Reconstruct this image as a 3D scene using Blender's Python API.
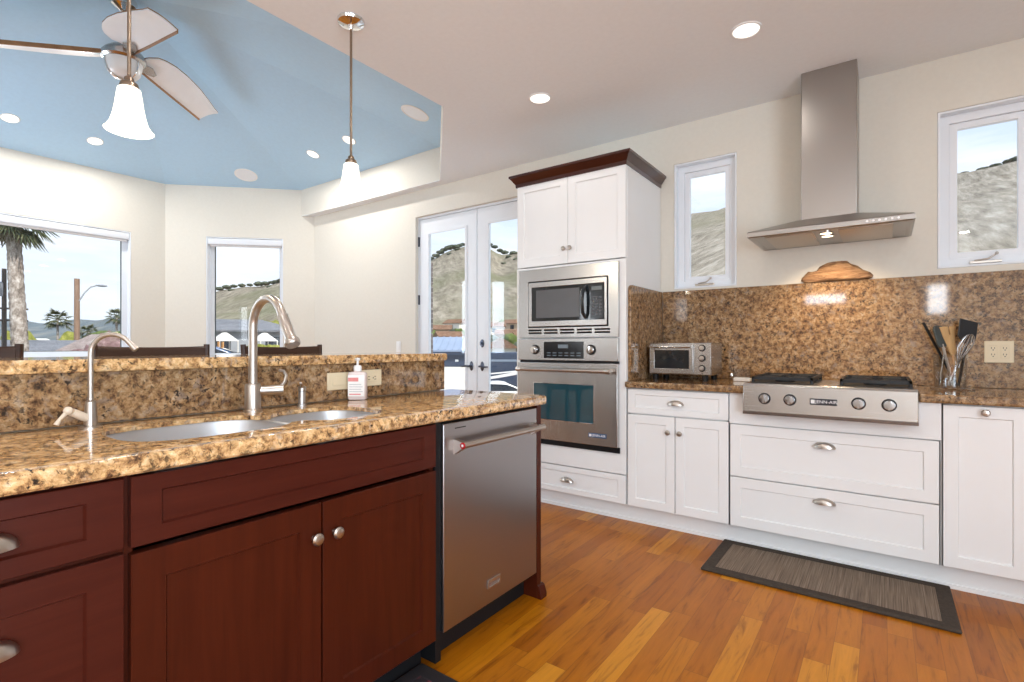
import bpy, bmesh, math, random
from mathutils import Vector, Matrix
PI = math.pi
random.seed(7)
for o in list(bpy.data.objects):
    bpy.data.objects.remove(o)
SC = bpy.context.scene
COL = SC.collection

# ------------------------------------------------------------------ camera
cam_d = bpy.data.cameras.new('camera')
cam_d.sensor_width = 36.0
cam_d.lens = 514.0 / 1024 * 36
cam_d.shift_y = 5.0 / 1024
cam_d.clip_start = 0.02
cam_d.clip_end = 5000
cam = bpy.data.objects.new('camera', cam_d)
cam.location = (0, 0, 1.14)
cam.rotation_euler = (PI / 2, 0, math.atan2(373, 514))
COL.objects.link(cam)
SC.camera = cam

# ------------------------------------------------------------------ exposure
SC.view_settings.view_transform = 'Standard'
SC.view_settings.look = 'None'
SC.view_settings.gamma = 1
SC.view_settings.use_curve_mapping = False
SC.view_settings.exposure = 0.08

# ------------------------------------------------------------------ world: pale blue sky with thin cloud
W = bpy.data.worlds.new('sky')
SC.world = W
W.use_nodes = True
nt = W.node_tree
nt.nodes.clear()
n_out = nt.nodes.new('ShaderNodeOutputWorld')
n_bg = nt.nodes.new('ShaderNodeBackground')
n_tc = nt.nodes.new('ShaderNodeTexCoord')
n_sep = nt.nodes.new('ShaderNodeSeparateXYZ')
n_el = nt.nodes.new('ShaderNodeValToRGB')
n_map = nt.nodes.new('ShaderNodeMapping')
n_no = nt.nodes.new('ShaderNodeTexNoise')
n_cr = nt.nodes.new('ShaderNodeValToRGB')
n_mx = nt.nodes.new('ShaderNodeMixRGB')
nt.links.new(n_tc.outputs['Generated'], n_sep.inputs[0])
nt.links.new(n_sep.outputs['Z'], n_el.inputs[0])
n_el.color_ramp.elements[0].position = 0.0
n_el.color_ramp.elements[0].color = (0.78, 0.86, 0.93, 1)
n_el.color_ramp.elements[1].position = 0.55
n_el.color_ramp.elements[1].color = (0.44, 0.60, 0.84, 1)
n_map.inputs['Scale'].default_value = (2.2, 2.2, 13)
n_no.inputs['Scale'].default_value = 1.5
n_no.inputs['Detail'].default_value = 7
nt.links.new(n_tc.outputs['Generated'], n_map.inputs[0])
nt.links.new(n_map.outputs[0], n_no.inputs['Vector'])
nt.links.new(n_no.outputs['Fac'], n_cr.inputs[0])
n_cr.color_ramp.elements[0].position = 0.42
n_cr.color_ramp.elements[0].color = (0, 0, 0, 1)
n_cr.color_ramp.elements[1].position = 0.68
n_cr.color_ramp.elements[1].color = (0.85, 0.85, 0.85, 1)
nt.links.new(n_cr.outputs[0], n_mx.inputs['Fac'])
nt.links.new(n_el.outputs[0], n_mx.inputs[1])
n_mx.inputs[2].default_value = (0.93, 0.95, 0.97, 1)
nt.links.new(n_mx.outputs[0], n_bg.inputs[0])
n_bg.inputs[1].default_value = 1.25
nt.links.new(n_bg.outputs[0], n_out.inputs[0])

def light(name, kind, loc, target, energy, color=(1, 1, 1), size=None, size_y=None, shape=None, spread=None, **kw):
    d = bpy.data.lights.new(name, kind)
    d.energy = energy
    d.color = color
    if kind == 'AREA':
        d.shape = shape or ('RECTANGLE' if size_y else 'DISK')
        d.size = size
        if size_y:
            d.size_y = size_y
        if spread:
            d.spread = spread
    for k, v in kw.items():
        setattr(d, k, v)
    o = bpy.data.objects.new(name, d)
    o.location = loc
    o.rotation_euler = (Vector(target) - Vector(loc)).to_track_quat('-Z', 'Y').to_euler()
    COL.objects.link(o)
    return o

# sun over the right-hand side of the house
light('sun', 'SUN', (60, -6, 70), (0, 0, 0), 5.0, (1.0, 0.95, 0.87), angle=0.01)
# daylight through the windows of the wall behind the camera, plus two added fill lamps (daylight sits in the openings built below)
light('daylight_back_window_tall', 'AREA', (-4.75, -2.93, 1.45), (-4.75, 3, 1.45), 10, (0.88, 0.94, 1.0), 0.32, 1.5)
light('daylight_back_slit', 'AREA', (-3.36, -2.93, 1.68), (-3.36, 3, 1.68), 2, (0.90, 0.95, 1.0), 0.14, 0.80)
light('daylight_back_clerestory', 'AREA', (-0.84, -2.93, 1.95), (-0.84, 3, 1.95), 4.5, (0.90, 0.95, 1.0), 0.58, 0.14)
light('daylight_back_window', 'AREA', (0.66, -2.93, 1.87), (0.66, 3, 1.87), 5.5, (0.90, 0.95, 1.0), 0.22, 0.44)
light('added_bay_fill', 'AREA', (-6.35, -0.20, 1.70), (-3.35, 2.80, 1.70), 36, (0.72, 0.855, 1.0), 0.82, 1.40)  # unseen fill lamp added in the near bay wall
light('added_right_fill', 'AREA', (2.13, -1.10, 1.27), (-3, -1.10, 1.27), 166, (0.73, 0.865, 1.0), 2.9, 2.2)  # unseen fill lamp added in the right-hand wall

# ------------------------------------------------------------------ geometry helpers
class G:
    def __init__(s):
        s.bm = bmesh.new()
    def v(s, p):
        return s.bm.verts.new(p)
    def face(s, vs):
        try:
            return s.bm.faces.new(vs)
        except ValueError:
            return None
    def box(s, x0, y0, z0, x1, y1, z1, m=None):
        P = [(x0, y0, z0), (x1, y0, z0), (x1, y1, z0), (x0, y1, z0), (x0, y0, z1), (x1, y0, z1), (x1, y1, z1), (x0, y1, z1)]
        if m:
            P = [m(*p) for p in P]
        v = [s.v(p) for p in P]
        for f in ((0, 3, 2, 1), (4, 5, 6, 7), (0, 1, 5, 4), (1, 2, 6, 5), (2, 3, 7, 6), (3, 0, 4, 7)):
            s.face([v[i] for i in f])
        return s
    def rings(s, rings, cap=True, close=False):
        R = [[s.v(p) for p in r] for r in rings]
        n = len(R[0])
        for a, b in zip(R, R[1:]):
            for i in range(n):
                s.face([a[i], a[(i + 1) % n], b[(i + 1) % n], b[i]])
        if close:
            a, b = R[-1], R[0]
            for i in range(n):
                s.face([a[i], a[(i + 1) % n], b[(i + 1) % n], b[i]])
        elif cap:
            s.face(list(reversed(R[0])))
            s.face(R[-1])
        return s
    def lathe(s, prof, c=(0, 0, 0), axis=(0, 0, 1), seg=24, cap=True):
        q = Vector((0, 0, 1)).rotation_difference(Vector(axis).normalized())
        c = Vector(c)
        rs = []
        for r, z in prof:
            r = max(r, 0.0004)
            rs.append([c + q @ Vector((r * math.cos(2 * PI * k / seg), r * math.sin(2 * PI * k / seg), z)) for k in range(seg)])
        return s.rings(rs, cap)
    def cyl(s, p0, p1, r0, r1=None, seg=16):
        p0 = Vector(p0); p1 = Vector(p1)
        L = (p1 - p0).length
        return s.lathe([(r0, 0), (r0 if r1 is None else r1, L)], p0, p1 - p0, seg)
    def tube(s, path, r, seg=10, cap=True, flat=1.0):
        P = [Vector(p) for p in path]
        rr = r if isinstance(r, (list, tuple)) else [r] * len(P)
        t0 = (P[1] - P[0]).normalized()
        up = Vector((0, 0, 1)) if abs(t0.z) < 0.9 else Vector((1, 0, 0))
        n = t0.cross(up).normalized()
        rs = []
        for i, p in enumerate(P):
            t = (P[min(i + 1, len(P) - 1)] - P[max(i - 1, 0)]).normalized()
            n = (n - t * n.dot(t)).normalized()
            b = t.cross(n)
            rs.append([p + rr[i] * (n * math.cos(2 * PI * k / seg) + flat * b * math.sin(2 * PI * k / seg)) for k in range(seg)])
        return s.rings(rs, cap)
    def ball(s, c, rad, seg=16, rows=10):
        rx, ry, rz = rad if isinstance(rad, (tuple, list)) else (rad,) * 3
        rs = []
        for i in range(rows + 1):
            a = -PI / 2 + PI * i / rows
            q = max(math.cos(a), 0.01)
            rs.append([(c[0] + rx * q * math.cos(2 * PI * k / seg), c[1] + ry * q * math.sin(2 * PI * k / seg), c[2] + rz * math.sin(a)) for k in range(seg)])
        return s.rings(rs)
    def plate(s, outer, holes, t, m):
        """polygon with holes in local (a, c), extruded along b from 0 to -t, mapped by m(a, b, c)"""
        bm2 = bmesh.new()
        ed = []
        for lp in [outer] + list(holes):
            vs = [bm2.verts.new((p[0], p[1], 0)) for p in lp]
            ed += [bm2.edges.new((vs[i], vs[(i + 1) % len(vs)])) for i in range(len(vs))]
        bmesh.ops.triangle_fill(bm2, use_beauty=True, use_dissolve=False, edges=ed)
        top = {}
        bot = {}
        for vv in bm2.verts:
            top[vv] = s.v(m(vv.co.x, 0, vv.co.y))
            bot[vv] = s.v(m(vv.co.x, -t, vv.co.y))
        for f in bm2.faces:
            s.face([top[x] for x in f.verts])
            s.face([bot[x] for x in reversed(f.verts)])
        for e in bm2.edges:
            if len(e.link_faces) == 1:
                a, b = e.verts
                s.face([top[a], top[b], bot[b], bot[a]])
        bm2.free()
        return s
    def prism(s, poly, h0, h1, m):
        """closed polygon of (a, c) swept from h0 to h1 along b, mapped by m(a, b, c)"""
        return s.rings([[m(a, h0, c) for a, c in poly], [m(a, h1, c) for a, c in poly]])
    def grid(s, rows):
        R = [[s.v(p) for p in r] for r in rows]
        for a, b in zip(R, R[1:]):
            for i in range(len(a) - 1):
                s.face([a[i], a[i + 1], b[i + 1], b[i]])
        return s

def offset_poly(P, d):
    """inset a closed outline by d (mitred), whichever way it winds"""
    n = len(P)
    ar = sum(P[i][0] * P[(i + 1) % n][1] - P[(i + 1) % n][0] * P[i][1] for i in range(n))
    sg = 1 if ar > 0 else -1
    out = []
    for i in range(n):
        a, b, c = Vector(P[i - 1]), Vector(P[i]), Vector(P[(i + 1) % n])
        e1 = (b - a).normalized(); e2 = (c - b).normalized()
        n1 = Vector((-e1.y, e1.x)) * sg; n2 = Vector((-e2.y, e2.x)) * sg
        k = max(0.2, 1 + n1.dot(n2))
        out.append(tuple(b + (n1 + n2) * (d / k)))
    return out
def slab(outer, hole, ztop, t_edge, t_slab, r, inset):
    """stone worktop: thick rounded outer edge, thinner slab where the sink is cut"""
    g = G()
    prof = [(r * (1 - math.sin(q)), r * (1 - math.cos(q))) for q in [PI / 2 * k / 4 for k in range(5)]]
    prof += [(0, t_edge - r * 0.5), (r * 0.5, t_edge), (inset, t_edge), (inset, t_slab)]
    rs = [[(x, y, ztop - dz) for x, y in offset_poly(outer, d)] for d, dz in prof]
    g.rings(rs, cap=False)
    for d, dz in (prof[0], prof[-1]):
        bm2 = bmesh.new(); ed = []
        for lp in (offset_poly(outer, d), hole):
            vs = [bm2.verts.new((p[0], p[1], 0)) for p in lp]
            ed += [bm2.edges.new((vs[i], vs[(i + 1) % len(vs)])) for i in range(len(vs))]
        bmesh.ops.triangle_fill(bm2, use_beauty=True, use_dissolve=False, edges=ed)
        mp = {v: g.v((v.co.x, v.co.y, ztop - dz)) for v in bm2.verts}
        for f in bm2.faces:
            g.face([mp[v] for v in f.verts])
        bm2.free()
    n = len(hole)
    a = [g.v((x, y, ztop)) for x, y in hole]; b = [g.v((x, y, ztop - t_slab)) for x, y in hole]
    for i in range(n):
        g.face([a[i], a[(i + 1) % n], b[(i + 1) % n], b[i]])
    return g
ORG = {}
def setp(o, label=None, cat=None, group=None, kind=None):
    if label: o['label'] = label
    if cat: o['category'] = cat
    if group: o['group'] = group
    if kind: o['kind'] = kind
    return o

def obj(name, g, mat, parent=None, bevel=0, seg=2, sharp=0.6, label=None, cat=None, group=None, kind=None, solid=0, flat=False):
    bm = g.bm
    bmesh.ops.remove_doubles(bm, verts=bm.verts, dist=1e-6)
    bmesh.ops.recalc_face_normals(bm, faces=bm.faces)
    lo = Vector((1e9,) * 3); hi = -lo
    for v in bm.verts:
        for k in range(3):
            lo[k] = min(lo[k], v.co[k]); hi[k] = max(hi[k], v.co[k])
    c = (lo + hi) / 2
    if parent is None:
        c.z = lo.z
    bmesh.ops.translate(bm, verts=bm.verts, vec=-c)
    for e in bm.edges:
        if len(e.link_faces) != 2 or e.calc_face_angle(0) > sharp:
            e.smooth = False
    for f in bm.faces:
        f.smooth = not flat
    me = bpy.data.meshes.new(name)
    bm.to_mesh(me)
    bm.free()
    me.materials.append(mat)
    o = bpy.data.objects.new(name, me)
    COL.objects.link(o)
    o.location = c - (ORG[parent] if parent else Vector((0, 0, 0)))
    ORG[o] = c
    if parent:
        o.parent = parent
    if solid:
        md = o.modifiers.new('solid', 'SOLIDIFY'); md.thickness = solid; md.offset = 0
    if bevel:
        md = o.modifiers.new('bevel', 'BEVEL'); md.width = bevel; md.segments = seg; md.limit_method = 'ANGLE'; md.angle_limit = 0.7
        md.harden_normals = False
    setp(o, label, cat, group, kind)
    return o

def thing(name, loc, label=None, cat=None, group=None, kind=None):
    o = bpy.data.objects.new(name, None)
    o.empty_display_size = 0.1
    COL.objects.link(o)
    o.location = loc
    ORG[o] = Vector(loc)
    return setp(o, label, cat, group, kind)

def copy_tree(o, parent=None):
    c = o.copy()
    COL.objects.link(c)
    if parent:
        c.parent = parent
    for ch in list(o.children):
        copy_tree(ch, c)
    return c

def text_mesh(g, txt, size, m, depth=0.0008):
    """lettering: built-in font turned into mesh, mapped with m(a, b, c)"""
    cu = bpy.data.curves.new('lettering', 'FONT')
    cu.body = txt; cu.size = size; cu.align_x = 'CENTER'; cu.align_y = 'CENTER'; cu.extrude = depth
    to = bpy.data.objects.new('lettering', cu)
    COL.objects.link(to)
    dg = bpy.context.evaluated_depsgraph_get()
    me = bpy.data.meshes.new_from_object(to.evaluated_get(dg))
    vs = [g.v(m(v.co.x, v.co.z, v.co.y)) for v in me.vertices]
    for p in me.polygons:
        g.face([vs[i] for i in p.vertices])
    bpy.data.objects.remove(to)
    bpy.data.curves.remove(cu)
    bpy.data.meshes.remove(me)
    return g

# ------------------------------------------------------------------ materials
def new_mat(name):
    m = bpy.data.materials.new(name)
    m.use_nodes = True
    return m, m.node_tree, m.node_tree.nodes['Principled BSDF']

def N(t, kind, **kw):
    n = t.nodes.new(kind)
    for k, v in kw.items():
        if k in n.inputs.keys():
            n.inputs[k].default_value = v
        else:
            setattr(n, k, v)
    return n

def ramp(t, src, stops):
    r = t.nodes.new('ShaderNodeValToRGB')
    e = r.color_ramp.elements
    while len(e) < len(stops):
        e.new(0.5)
    for el, (p, c) in zip(e, stops):
        el.position = p
        el.color = (*c, 1) if len(c) == 3 else c
    t.links.new(src, r.inputs[0])
    return r

def coords(t, scale=(1, 1, 1), rot=(0, 0, 0), loc=(0, 0, 0), kind='Object'):
    tc = t.nodes.new('ShaderNodeTexCoord')
    mp = t.nodes.new('ShaderNodeMapping')
    mp.inputs['Scale'].default_value = scale
    mp.inputs['Rotation'].default_value = rot
    mp.inputs['Location'].default_value = loc
    t.links.new(tc.outputs[kind], mp.inputs[0])
    return mp.outputs[0]

def bump(t, p, src, strength=0.1, dist=0.01):
    b = t.nodes.new('ShaderNodeBump')
    b.inputs['Strength'].default_value = strength
    b.inputs['Distance'].default_value = dist
    t.links.new(src, b.inputs['Height'])
    t.links.new(b.outputs[0], p.inputs['Normal'])

def plain(name, col, rough=0.5, metal=0.0, var=0.04, scale=8, spec=0.5, emit=0, emit_col=None, coat=0, bmp=0, stretch=(1, 1, 1)):
    m, t, p = new_mat(name)
    co = coords(t, stretch)
    no = N(t, 'ShaderNodeTexNoise', Scale=scale, Detail=4.0)
    t.links.new(co, no.inputs['Vector'])
    lo = [max(0, c * (1 - var)) for c in col]; hi = [min(1, c * (1 + var)) for c in col]
    r = ramp(t, no.outputs['Fac'], [(0.3, lo), (0.7, hi)])
    t.links.new(r.outputs[0], p.inputs['Base Color'])
    p.inputs['Roughness'].default_value = rough
    p.inputs['Metallic'].default_value = metal
    p.inputs['Specular IOR Level'].default_value = spec
    p.inputs['Coat Weight'].default_value = coat
    p.inputs['Coat Roughness'].default_value = 0.1
    if emit:
        p.inputs['Emission Color'].default_value = (*(emit_col or col), 1)
        p.inputs['Emission Strength'].default_value = emit
    if bmp:
        bump(t, p, no.outputs['Fac'], bmp, 0.01)
    return m

def granite(name, tint=(1, 1, 1), rough=0.05):
    m, t, p = new_mat(name)
    co = coords(t)
    big = N(t, 'ShaderNodeTexNoise', Scale=7.0, Detail=3.0, Roughness=0.55)
    mid = N(t, 'ShaderNodeTexNoise', Scale=38.0, Detail=9.0, Roughness=0.76, Distortion=0.3)
    vor = N(t, 'ShaderNodeTexVoronoi', Scale=58.0)
    spk = N(t, 'ShaderNodeTexNoise', Scale=62.0, Detail=6.0, Roughness=0.70, Distortion=0.5)
    gry = N(t, 'ShaderNodeTexNoise', Scale=24.0, Detail=5.0, Roughness=0.65, Distortion=0.4)
    for n in (big, mid, vor, spk, gry):
        t.links.new(co, n.inputs['Vector'])
    c = lambda r, g, b: (r * tint[0], g * tint[1], b * tint[2])
    base = ramp(t, mid.outputs['Fac'], [(0.34, c(0.05, 0.028, 0.017)), (0.43, c(0.23, 0.125, 0.058)), (0.50, c(0.45, 0.275, 0.125)), (0.57, c(0.58, 0.395, 0.21)), (0.67, c(0.68, 0.55, 0.39))])
    # grey quartz patches
    gf = ramp(t, gry.outputs['Fac'], [(0.56, (0, 0, 0)), (0.66, (0.7, 0.7, 0.7))])
    mg = N(t, 'ShaderNodeMixRGB')
    t.links.new(gf.outputs[0], mg.inputs['Fac']); t.links.new(base.outputs[0], mg.inputs[1])
    mg.inputs[2].default_value = (0.36 * tint[0], 0.30 * tint[1], 0.25 * tint[2], 1)
    cell = ramp(t, vor.outputs['Color'], [(0.0, (0.62, 0.58, 0.54)), (0.5, (0.98, 0.96, 0.94)), (1.0, (1.15, 1.10, 1.04))])
    mx = N(t, 'ShaderNodeMixRGB', blend_type='MULTIPLY')
    mx.inputs['Fac'].default_value = 0.7
    t.links.new(mg.outputs[0], mx.inputs[1]); t.links.new(cell.outputs[0], mx.inputs[2])
    dk = ramp(t, spk.outputs['Fac'], [(0.40, (1, 1, 1)), (0.46, (0, 0, 0))])
    bg = ramp(t, big.outputs['Fac'], [(0.36, (0.45, 0.45, 0.45)), (0.62, (1, 1, 1))])
    mul = N(t, 'ShaderNodeMixRGB', blend_type='MULTIPLY'); mul.inputs['Fac'].default_value = 1
    t.links.new(dk.outputs[0], mul.inputs[1]); t.links.new(bg.outputs[0], mul.inputs[2])
    mx2 = N(t, 'ShaderNodeMixRGB')
    t.links.new(mul.outputs[0], mx2.inputs['Fac'])
    t.links.new(mx.outputs[0], mx2.inputs[1])
    mx2.inputs[2].default_value = (0.026, 0.018, 0.014, 1)
    t.links.new(mx2.outputs[0], p.inputs['Base Color'])
    p.inputs['Roughness'].default_value = rough
    p.inputs['IOR'].default_value = 1.52
    return m

def wood(name, c0, c1, grain=(60, 60, 3), rough=0.3, coat=0.3, var=0.5):
    m, t, p = new_mat(name)
    co = coords(t, grain)
    no = N(t, 'ShaderNodeTexNoise', Scale=1.0, Detail=5.0, Roughness=0.6, Distortion=0.5)
    t.links.new(co, no.inputs['Vector'])
    r = ramp(t, no.outputs['Fac'], [(0.5 - var / 2, c0), (0.5 + var / 2, c1)])
    t.links.new(r.outputs[0], p.inputs['Base Color'])
    p.inputs['Roughness'].default_value = rough
    p.inputs['Coat Weight'].default_value = coat
    p.inputs['Coat Roughness'].default_value = 0.15
    p.inputs['Specular IOR Level'].default_value = 0.15
    return m

def steel(name, col=(0.51, 0.50, 0.49), rough=0.27, stretch=(4, 4, 420), aniso=0.0):
    m, t, p = new_mat(name)
    co = coords(t, stretch)
    no = N(t, 'ShaderNodeTexNoise', Scale=1.0, Detail=3.0)
    t.links.new(co, no.inputs['Vector'])
    r = ramp(t, no.outputs['Fac'], [(0.3, [c * 0.996 for c in col]), (0.7, [min(1, c * 1.004) for c in col])])
    t.links.new(r.outputs[0], p.inputs['Base Color'])
    rr = ramp(t, no.outputs['Fac'], [(0.3, (rough * 0.985,) * 3), (0.7, (rough * 1.015,) * 3)])
    t.links.new(rr.outputs[0], p.inputs['Roughness'])
    p.inputs['Metallic'].default_value = 1.0
    return m

def pane_mat(name, tint=(0.995, 0.998, 0.998), refl=1.0):
    """clear thin glass: lets light straight through, mirrors by Fresnel"""
    m = bpy.data.materials.new(name)
    m.use_nodes = True
    t = m.node_tree
    t.nodes.clear()
    out = t.nodes.new('ShaderNodeOutputMaterial')
    tr = t.nodes.new('ShaderNodeBsdfTransparent'); tr.inputs[0].default_value = (*tint, 1)
    gl = t.nodes.new('ShaderNodeBsdfGlossy'); gl.inputs['Roughness'].default_value = 0.02
    fr = t.nodes.new('ShaderNodeFresnel')
    ge = t.nodes.new('ShaderNodeNewGeometry')
    io = t.nodes.new('ShaderNodeMix'); io.inputs[2].default_value = 1.45; io.inputs[3].default_value = 1 / 1.45
    t.links.new(ge.outputs['Backfacing'], io.inputs[0]); t.links.new(io.outputs[0], fr.inputs[0])
    no = t.nodes.new('ShaderNodeTexNoise'); no.inputs['Scale'].default_value = 2.0
    rp = ramp(t, no.outputs['Fac'], [(0.3, (0.97,) * 3), (0.7, (1.0,) * 3)])
    mu = t.nodes.new('ShaderNodeMath'); mu.operation = 'MULTIPLY'; mu.inputs[1].default_value = refl
    mu2 = t.nodes.new('ShaderNodeMath'); mu2.operation = 'MULTIPLY'
    mx = t.nodes.new('ShaderNodeMixShader')
    t.links.new(fr.outputs[0], mu.inputs[0])
    t.links.new(mu.outputs[0], mu2.inputs[0]); t.links.new(rp.outputs[0], mu2.inputs[1])
    t.links.new(mu2.outputs[0], mx.inputs[0])
    t.links.new(tr.outputs[0], mx.inputs[1]); t.links.new(gl.outputs[0], mx.inputs[2])
    t.links.new(mx.outputs[0], out.inputs[0])
    return m

M = {}
M['wall'] = plain('wall paint', (0.725, 0.69, 0.615), 0.7, var=0.015, scale=40, spec=0.25, bmp=0.02)
M['ceiling'] = plain('ceiling paint', (0.855, 0.875, 0.89), 0.8, var=0.015, scale=40, spec=0.2, bmp=0.02)
M['blue'] = plain('blue ceiling paint', (0.49, 0.70, 0.885), 0.75, var=0.02, scale=30, spec=0.2)
M['trim'] = plain('white trim paint', (0.81, 0.845, 0.89), 0.4, var=0.01)
M['cabinet'] = plain('white cabinet paint', (0.82, 0.82, 0.815), 0.33, var=0.01, scale=5)
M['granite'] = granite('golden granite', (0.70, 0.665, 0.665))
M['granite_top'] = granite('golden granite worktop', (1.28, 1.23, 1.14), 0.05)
M['cherry'] = wood('dark cherry wood', (0.042, 0.0068, 0.0026), (0.068, 0.0115, 0.0042), (45, 45, 2.5), 0.34, 0.03)
M['cherry_h'] = wood('dark cherry wood horizontal grain', (0.045, 0.0075, 0.0042), (0.070, 0.0130, 0.0070), (45, 2.5, 45), 0.34, 0.03)
M['crown'] = wood('cherry crown moulding wood', (0.036, 0.0085, 0.005), (0.060, 0.014, 0.008), (2.5, 45, 45), 0.28, 1.0)
M['stool'] = wood('dark brown stool wood', (0.035, 0.018, 0.012), (0.06, 0.03, 0.02), (50, 3, 50), 0.4, 0.1)
M['steel'] = steel('brushed stainless steel')
M['steel_v'] = steel('brushed stainless steel vertical', stretch=(420, 420, 4))
M['steel_dark'] = steel('dark stainless hood steel', (0.40, 0.375, 0.35), 0.32, (420, 420, 4))  # hood steel has a darker base tone than the appliances
M['sink'] = steel('satin sink steel', (0.60, 0.61, 0.63), 0.42, (40, 2, 40))
M['nickel'] = steel('brushed nickel', (0.52, 0.475, 0.43), 0.32, (30, 30, 30))
M['almond'] = plain('almond faucet enamel', (0.72, 0.60, 0.47), 0.3, var=0.03)
M['chrome'] = steel('polished chrome', (0.78, 0.78, 0.78), 0.08, (3, 3, 3))
M['knob_steel'] = steel('cooktop knob steel', (0.42, 0.42, 0.43), 0.16, (3, 3, 3))
M['bronze'] = steel('oil rubbed bronze rod', (0.30, 0.235, 0.18), 0.3, (20, 20, 3))
M['black'] = plain('black plastic', (0.007, 0.007, 0.008), 0.5, spec=0.25)
M['iron'] = plain('black cast iron', (0.010, 0.010, 0.011), 0.55, var=0.2, bmp=0.1, scale=60)
M['dark_glass'] = plain('dark appliance glass', (0.014, 0.017, 0.02), 0.04, spec=0.6)
M['oven_glass'] = plain('blue tinted oven glass', (0.015, 0.06, 0.08), 0.05, spec=0.9)
M['screen'] = plain('black control display', (0.006, 0.007, 0.009), 0.15)
M['cream'] = plain('cream outlet plastic', (0.72, 0.61, 0.42), 0.35, var=0.01)
M['white_plastic'] = plain('white plastic', (0.85, 0.85, 0.84), 0.35, var=0.01)
M['slot'] = plain('dark slot', (0.03, 0.025, 0.02), 0.6)
M['pane'] = pane_mat('window pane glass')
M['clear'] = pane_mat('clear acrylic', (0.93, 0.94, 0.945), 2.2)
M['mat_edge'] = plain('dark mat border', (0.062, 0.048, 0.038), 0.8, var=0.15, scale=90, spec=0.1)
M['door_hw'] = steel('dark bronze door hardware', (0.10, 0.11, 0.14), 0.3, (5, 5, 5))
M['badge'] = plain('dark badge enamel', (0.015, 0.018, 0.028), 0.3)
M['badge_blue'] = plain('dark blue badge enamel', (0.03, 0.075, 0.17), 0.3)
M['badge_ink'] = plain('silver badge lettering', (0.85, 0.85, 0.85), 0.3)
M['red'] = plain('red medallion enamel', (0.42, 0.02, 0.025), 0.25)
M['glow'] = plain('frosted lamp glass', (1.0, 0.93, 0.80), 0.4, var=0.0, emit=1.25, emit_col=(1.0, 0.92, 0.80))
M['lens'] = plain('downlight lens', (1.0, 0.95, 0.88), 0.4, var=0.0, emit=1.6, emit_col=(1.0, 0.95, 0.87))
M['hoodlamp'] = plain('hood lamp lens', (1.0, 0.85, 0.6), 0.4, var=0.0, emit=4.0, emit_col=(1.0, 0.82, 0.55))
M['frost'] = plain('unlit frosted glass', (0.78, 0.77, 0.76), 0.3, var=0.02)
M['blade'] = plain('white fan blade', (0.87, 0.905, 0.94), 0.45, var=0.02)
M['blade_wood'] = wood('brown fan blade wood', (0.22, 0.11, 0.05), (0.36, 0.19, 0.09), (20, 20, 20), 0.4)
M['utensil_wood'] = wood('pale utensil wood', (0.50, 0.30, 0.13), (0.66, 0.43, 0.21), (30, 30, 4), 0.5, 0.0)
M['silicone'] = plain('charcoal silicone', (0.045, 0.055, 0.055), 0.5)
M['soap'] = plain('clear pink soap', (0.72, 0.62, 0.60), 0.15)
M['label'] = plain('white bottle label', (0.85, 0.84, 0.82), 0.4)
M['label_red'] = plain('red label print', (0.72, 0.25, 0.24), 0.4)
M['label_grey'] = plain('grey label print', (0.5, 0.5, 0.52), 0.4)

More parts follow.
